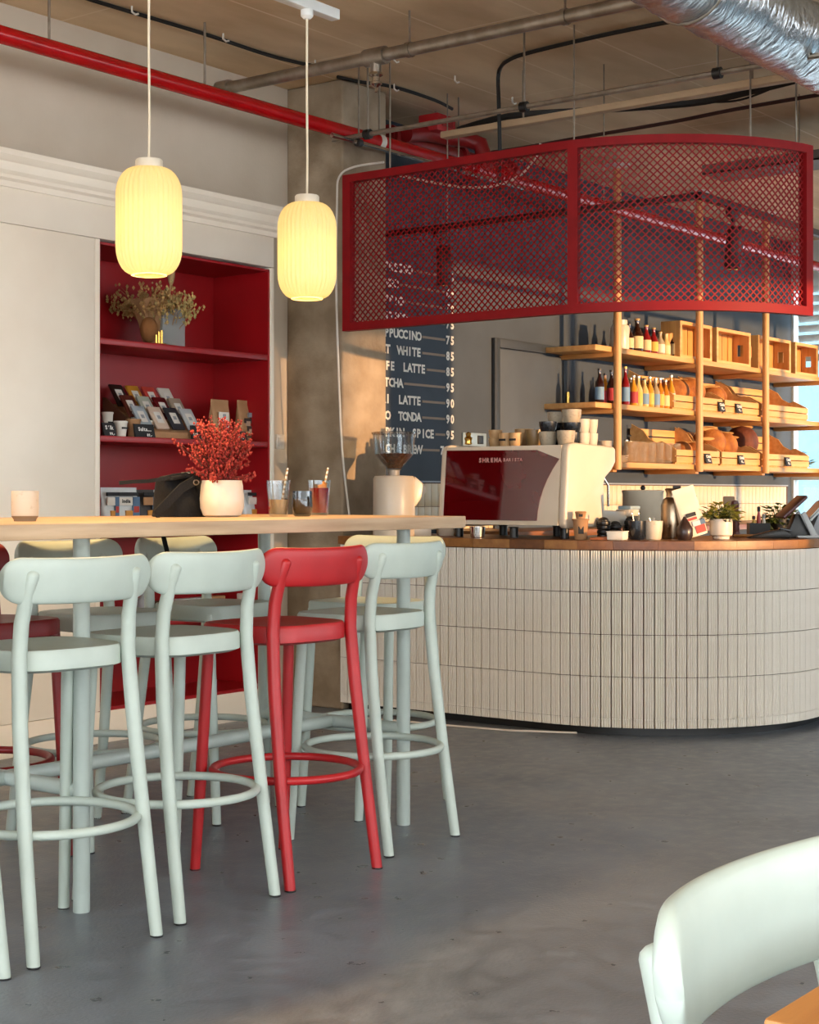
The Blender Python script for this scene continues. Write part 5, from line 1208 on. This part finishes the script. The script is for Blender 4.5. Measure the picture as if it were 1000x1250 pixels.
def loaf(tr_, fx, fy, r, m_, label, rot=0, cuts=3, name='bread_loaf'):
    r = (r[0]*1.15, r[1]*1.2, r[2]*1.3)
    x0, y0, z0, W, D, tl = tr_; y = fy*D; z = z0+.012+y*tl+.011+r[2]*.92
    t = thing(name, label, 'bread', (x0+fx*W, y0+y, z), rot, 'loaves in the bread trays')
    MB().ball((0,0,0), r, 20, 12).build('crust', m_, t)
    for k in range(cuts):
        xx = (k-(cuts-1)/2)*r[0]*.5; hz = r[2]*math.sqrt(max(.05, 1-(xx/r[0])**2))
        MB().ball((xx, 0, hz*.93), (r[0]*.09, r[1]*.6, r[2]*.12), 10, 6, (0, 0, .5)).build('score_mark', mat('score_flour', '#d0a060', .8), t)
loaf(TR['m1'], .42, .45, (.15, .10, .075), BREAD, 'long brown loaf at the left of the middle shelf bread tray', .3)
loaf(TR['m1'], .74, .5, (.13, .10, .08), BREAD, 'brown loaf right of the long loaf in the middle shelf tray', -.4)
loaf(TR['m2'], .3, .5, (.13, .09, .065), BREAD, 'brown loaf in the tray left of the third post, middle shelf', .2)
loaf(TR['b1'], .45, .3, (.075, .065, .05), BREAD, 'left golden roll in the bottom shelf tray', 0, 1, 'bread_roll')
loaf(TR['b1'], .70, .3, (.075, .065, .05), BREAD, 'right golden roll in the bottom shelf tray', .5, 1, 'bread_roll')
loaf(TR['b2'], .25, .5, (.13, .11, .095), BREAD, 'big plaited brown loaf at the left of its bottom shelf tray', .4, 5)
loaf(TR['b2'], .52, .4, (.10, .09, .085), BREAD, 'plaited brown loaf right of the big plaited loaf', -.3, 4)
loaf(TR['b3'], .12, .62, (.13, .11, .105), BREAD2, 'round dark rye loaf behind the third post on the bottom shelf', 0, 2)
def sign(u, z, label):
    y = YF2-.004; x = PY(u, y); t = thing('bread_sign', label, 'sign', (x, y, z), 0, 'little black bread price signs')
    MB().cbox((0, 0, .045), (.10, .006, .075), (-.25, 0, 0)).build('board', CHALK, t, bevel=.001)
    b = MB(); yd = Vector((0, .25, 1)).normalized(); b.text('Chléb', (0, -.008, .05), (1,0,0), yd, .03, align='c').text('95,-', (0, -.014, .022), (1,0,0), yd, .026, align='c'); b.build('chalk_writing', CHALKT, t, smooth=False)
    MB().tube([(0, 0, 0), (0, .005, .03)], .003, 6).build('clip', STEEL, t)
sign(881, HZ[1]+.003, 'left black price sign on the middle shelf bread tray'); sign(902, HZ[1]+.003, 'right black price sign on the middle shelf bread tray')
sign(864.5, HZ[0]+.003, 'black price sign beside the second post on the bottom shelf'); sign(905, HZ[0]+.003, 'black price sign below the plaited loaf'); sign(962, HZ[0]+.003, 'black price sign right of the third post on the bottom shelf')
# drinking glasses
gl0 = None; spots = []
for j, y in enumerate((5.49, 5.58, 5.67)):
    for i in range(6): spots.append((772+i*10.5+j*1.5, y))
big = 0
for i, (u, y) in enumerate(spots):
    lb = 'clear drinking glass, %s from left in the %s row on the bottom hanging shelf' % (ORD[i % 6+1], ['front', 'middle', 'back'][i//6])
    if gl0 is None:
        gl0 = thing('drinking_glass', lb, 'glass', (PY(u, y), y, HZ[0]), 0, 'glasses on the bottom hanging shelf')
        MB().lathe([(.034, 0), (.037, .006), (.042, .15), (.0395, .15), (.035, .012), (0, .012)], (0,0,0), 18).build('glass_body', cloudy('shelf_glass', '#f6efe4', .1), gl0)
    else: dup(gl0, (PY(u, y), y, HZ[0]), 0, lb)
for i, (u, y, lb) in enumerate(((764.5, 5.52, 'small clear glass bottle left of the drinking glasses'), (769.5, 5.62, 'second small clear glass bottle left of the drinking glasses'))):
    bottle(PY(u, y), y, HZ[0], .16, .03, cloudy('shelf_glass', '#f6efe4', .1), LW, CAPS, lb, None, .4, False)
t = thing('stacked_plates', 'short stack of cream saucers at the left end of the bottom hanging shelf', 'plates', (PY(752, 5.56), 5.56, HZ[0]))
for k in range(4): MB().lathe([(.05, k*.012), (.085, k*.012+.012), (.083, k*.012+.014), (.05, k*.012+.004)], (0,0,0), 24, closed=True).build('saucer', CERAM, t)
t = thing('blue_bowl', 'dark blue bowl under a cream mug at the left of the bottom shelf', 'bowl', (PY(738.5, 5.56), 5.56, HZ[0])); cupmesh(t, .055, .062, DARKC, .7, 'bowl_body')
t = thing('cream_mug', 'cream mug with a round handle sitting on the dark blue bowl', 'mug', (PY(738.5, 5.56), 5.56, HZ[0]+.0625)); cupmesh(t, .05, .085, CERAM, .85)
MB().tube([(.05+.022*math.sin(a*PI/8), 0, .045+.026*math.cos(a*PI/8)) for a in range(9)], .006, 8).build('handle', CERAM, t)
t = thing('shelf_plant', 'small leafy green plant at the right end of the bottom hanging shelf', 'plant', (12.92, 5.66, HZ[0])); MB().lathe([(.05, 0), (.06, .09), (.055, .09), (.05, .07)], (0,0,0), 18).build('pot', CERAMW, t); leafy_root = t
leafy(t, 120, .15, .14, LEAF, .06, 21)
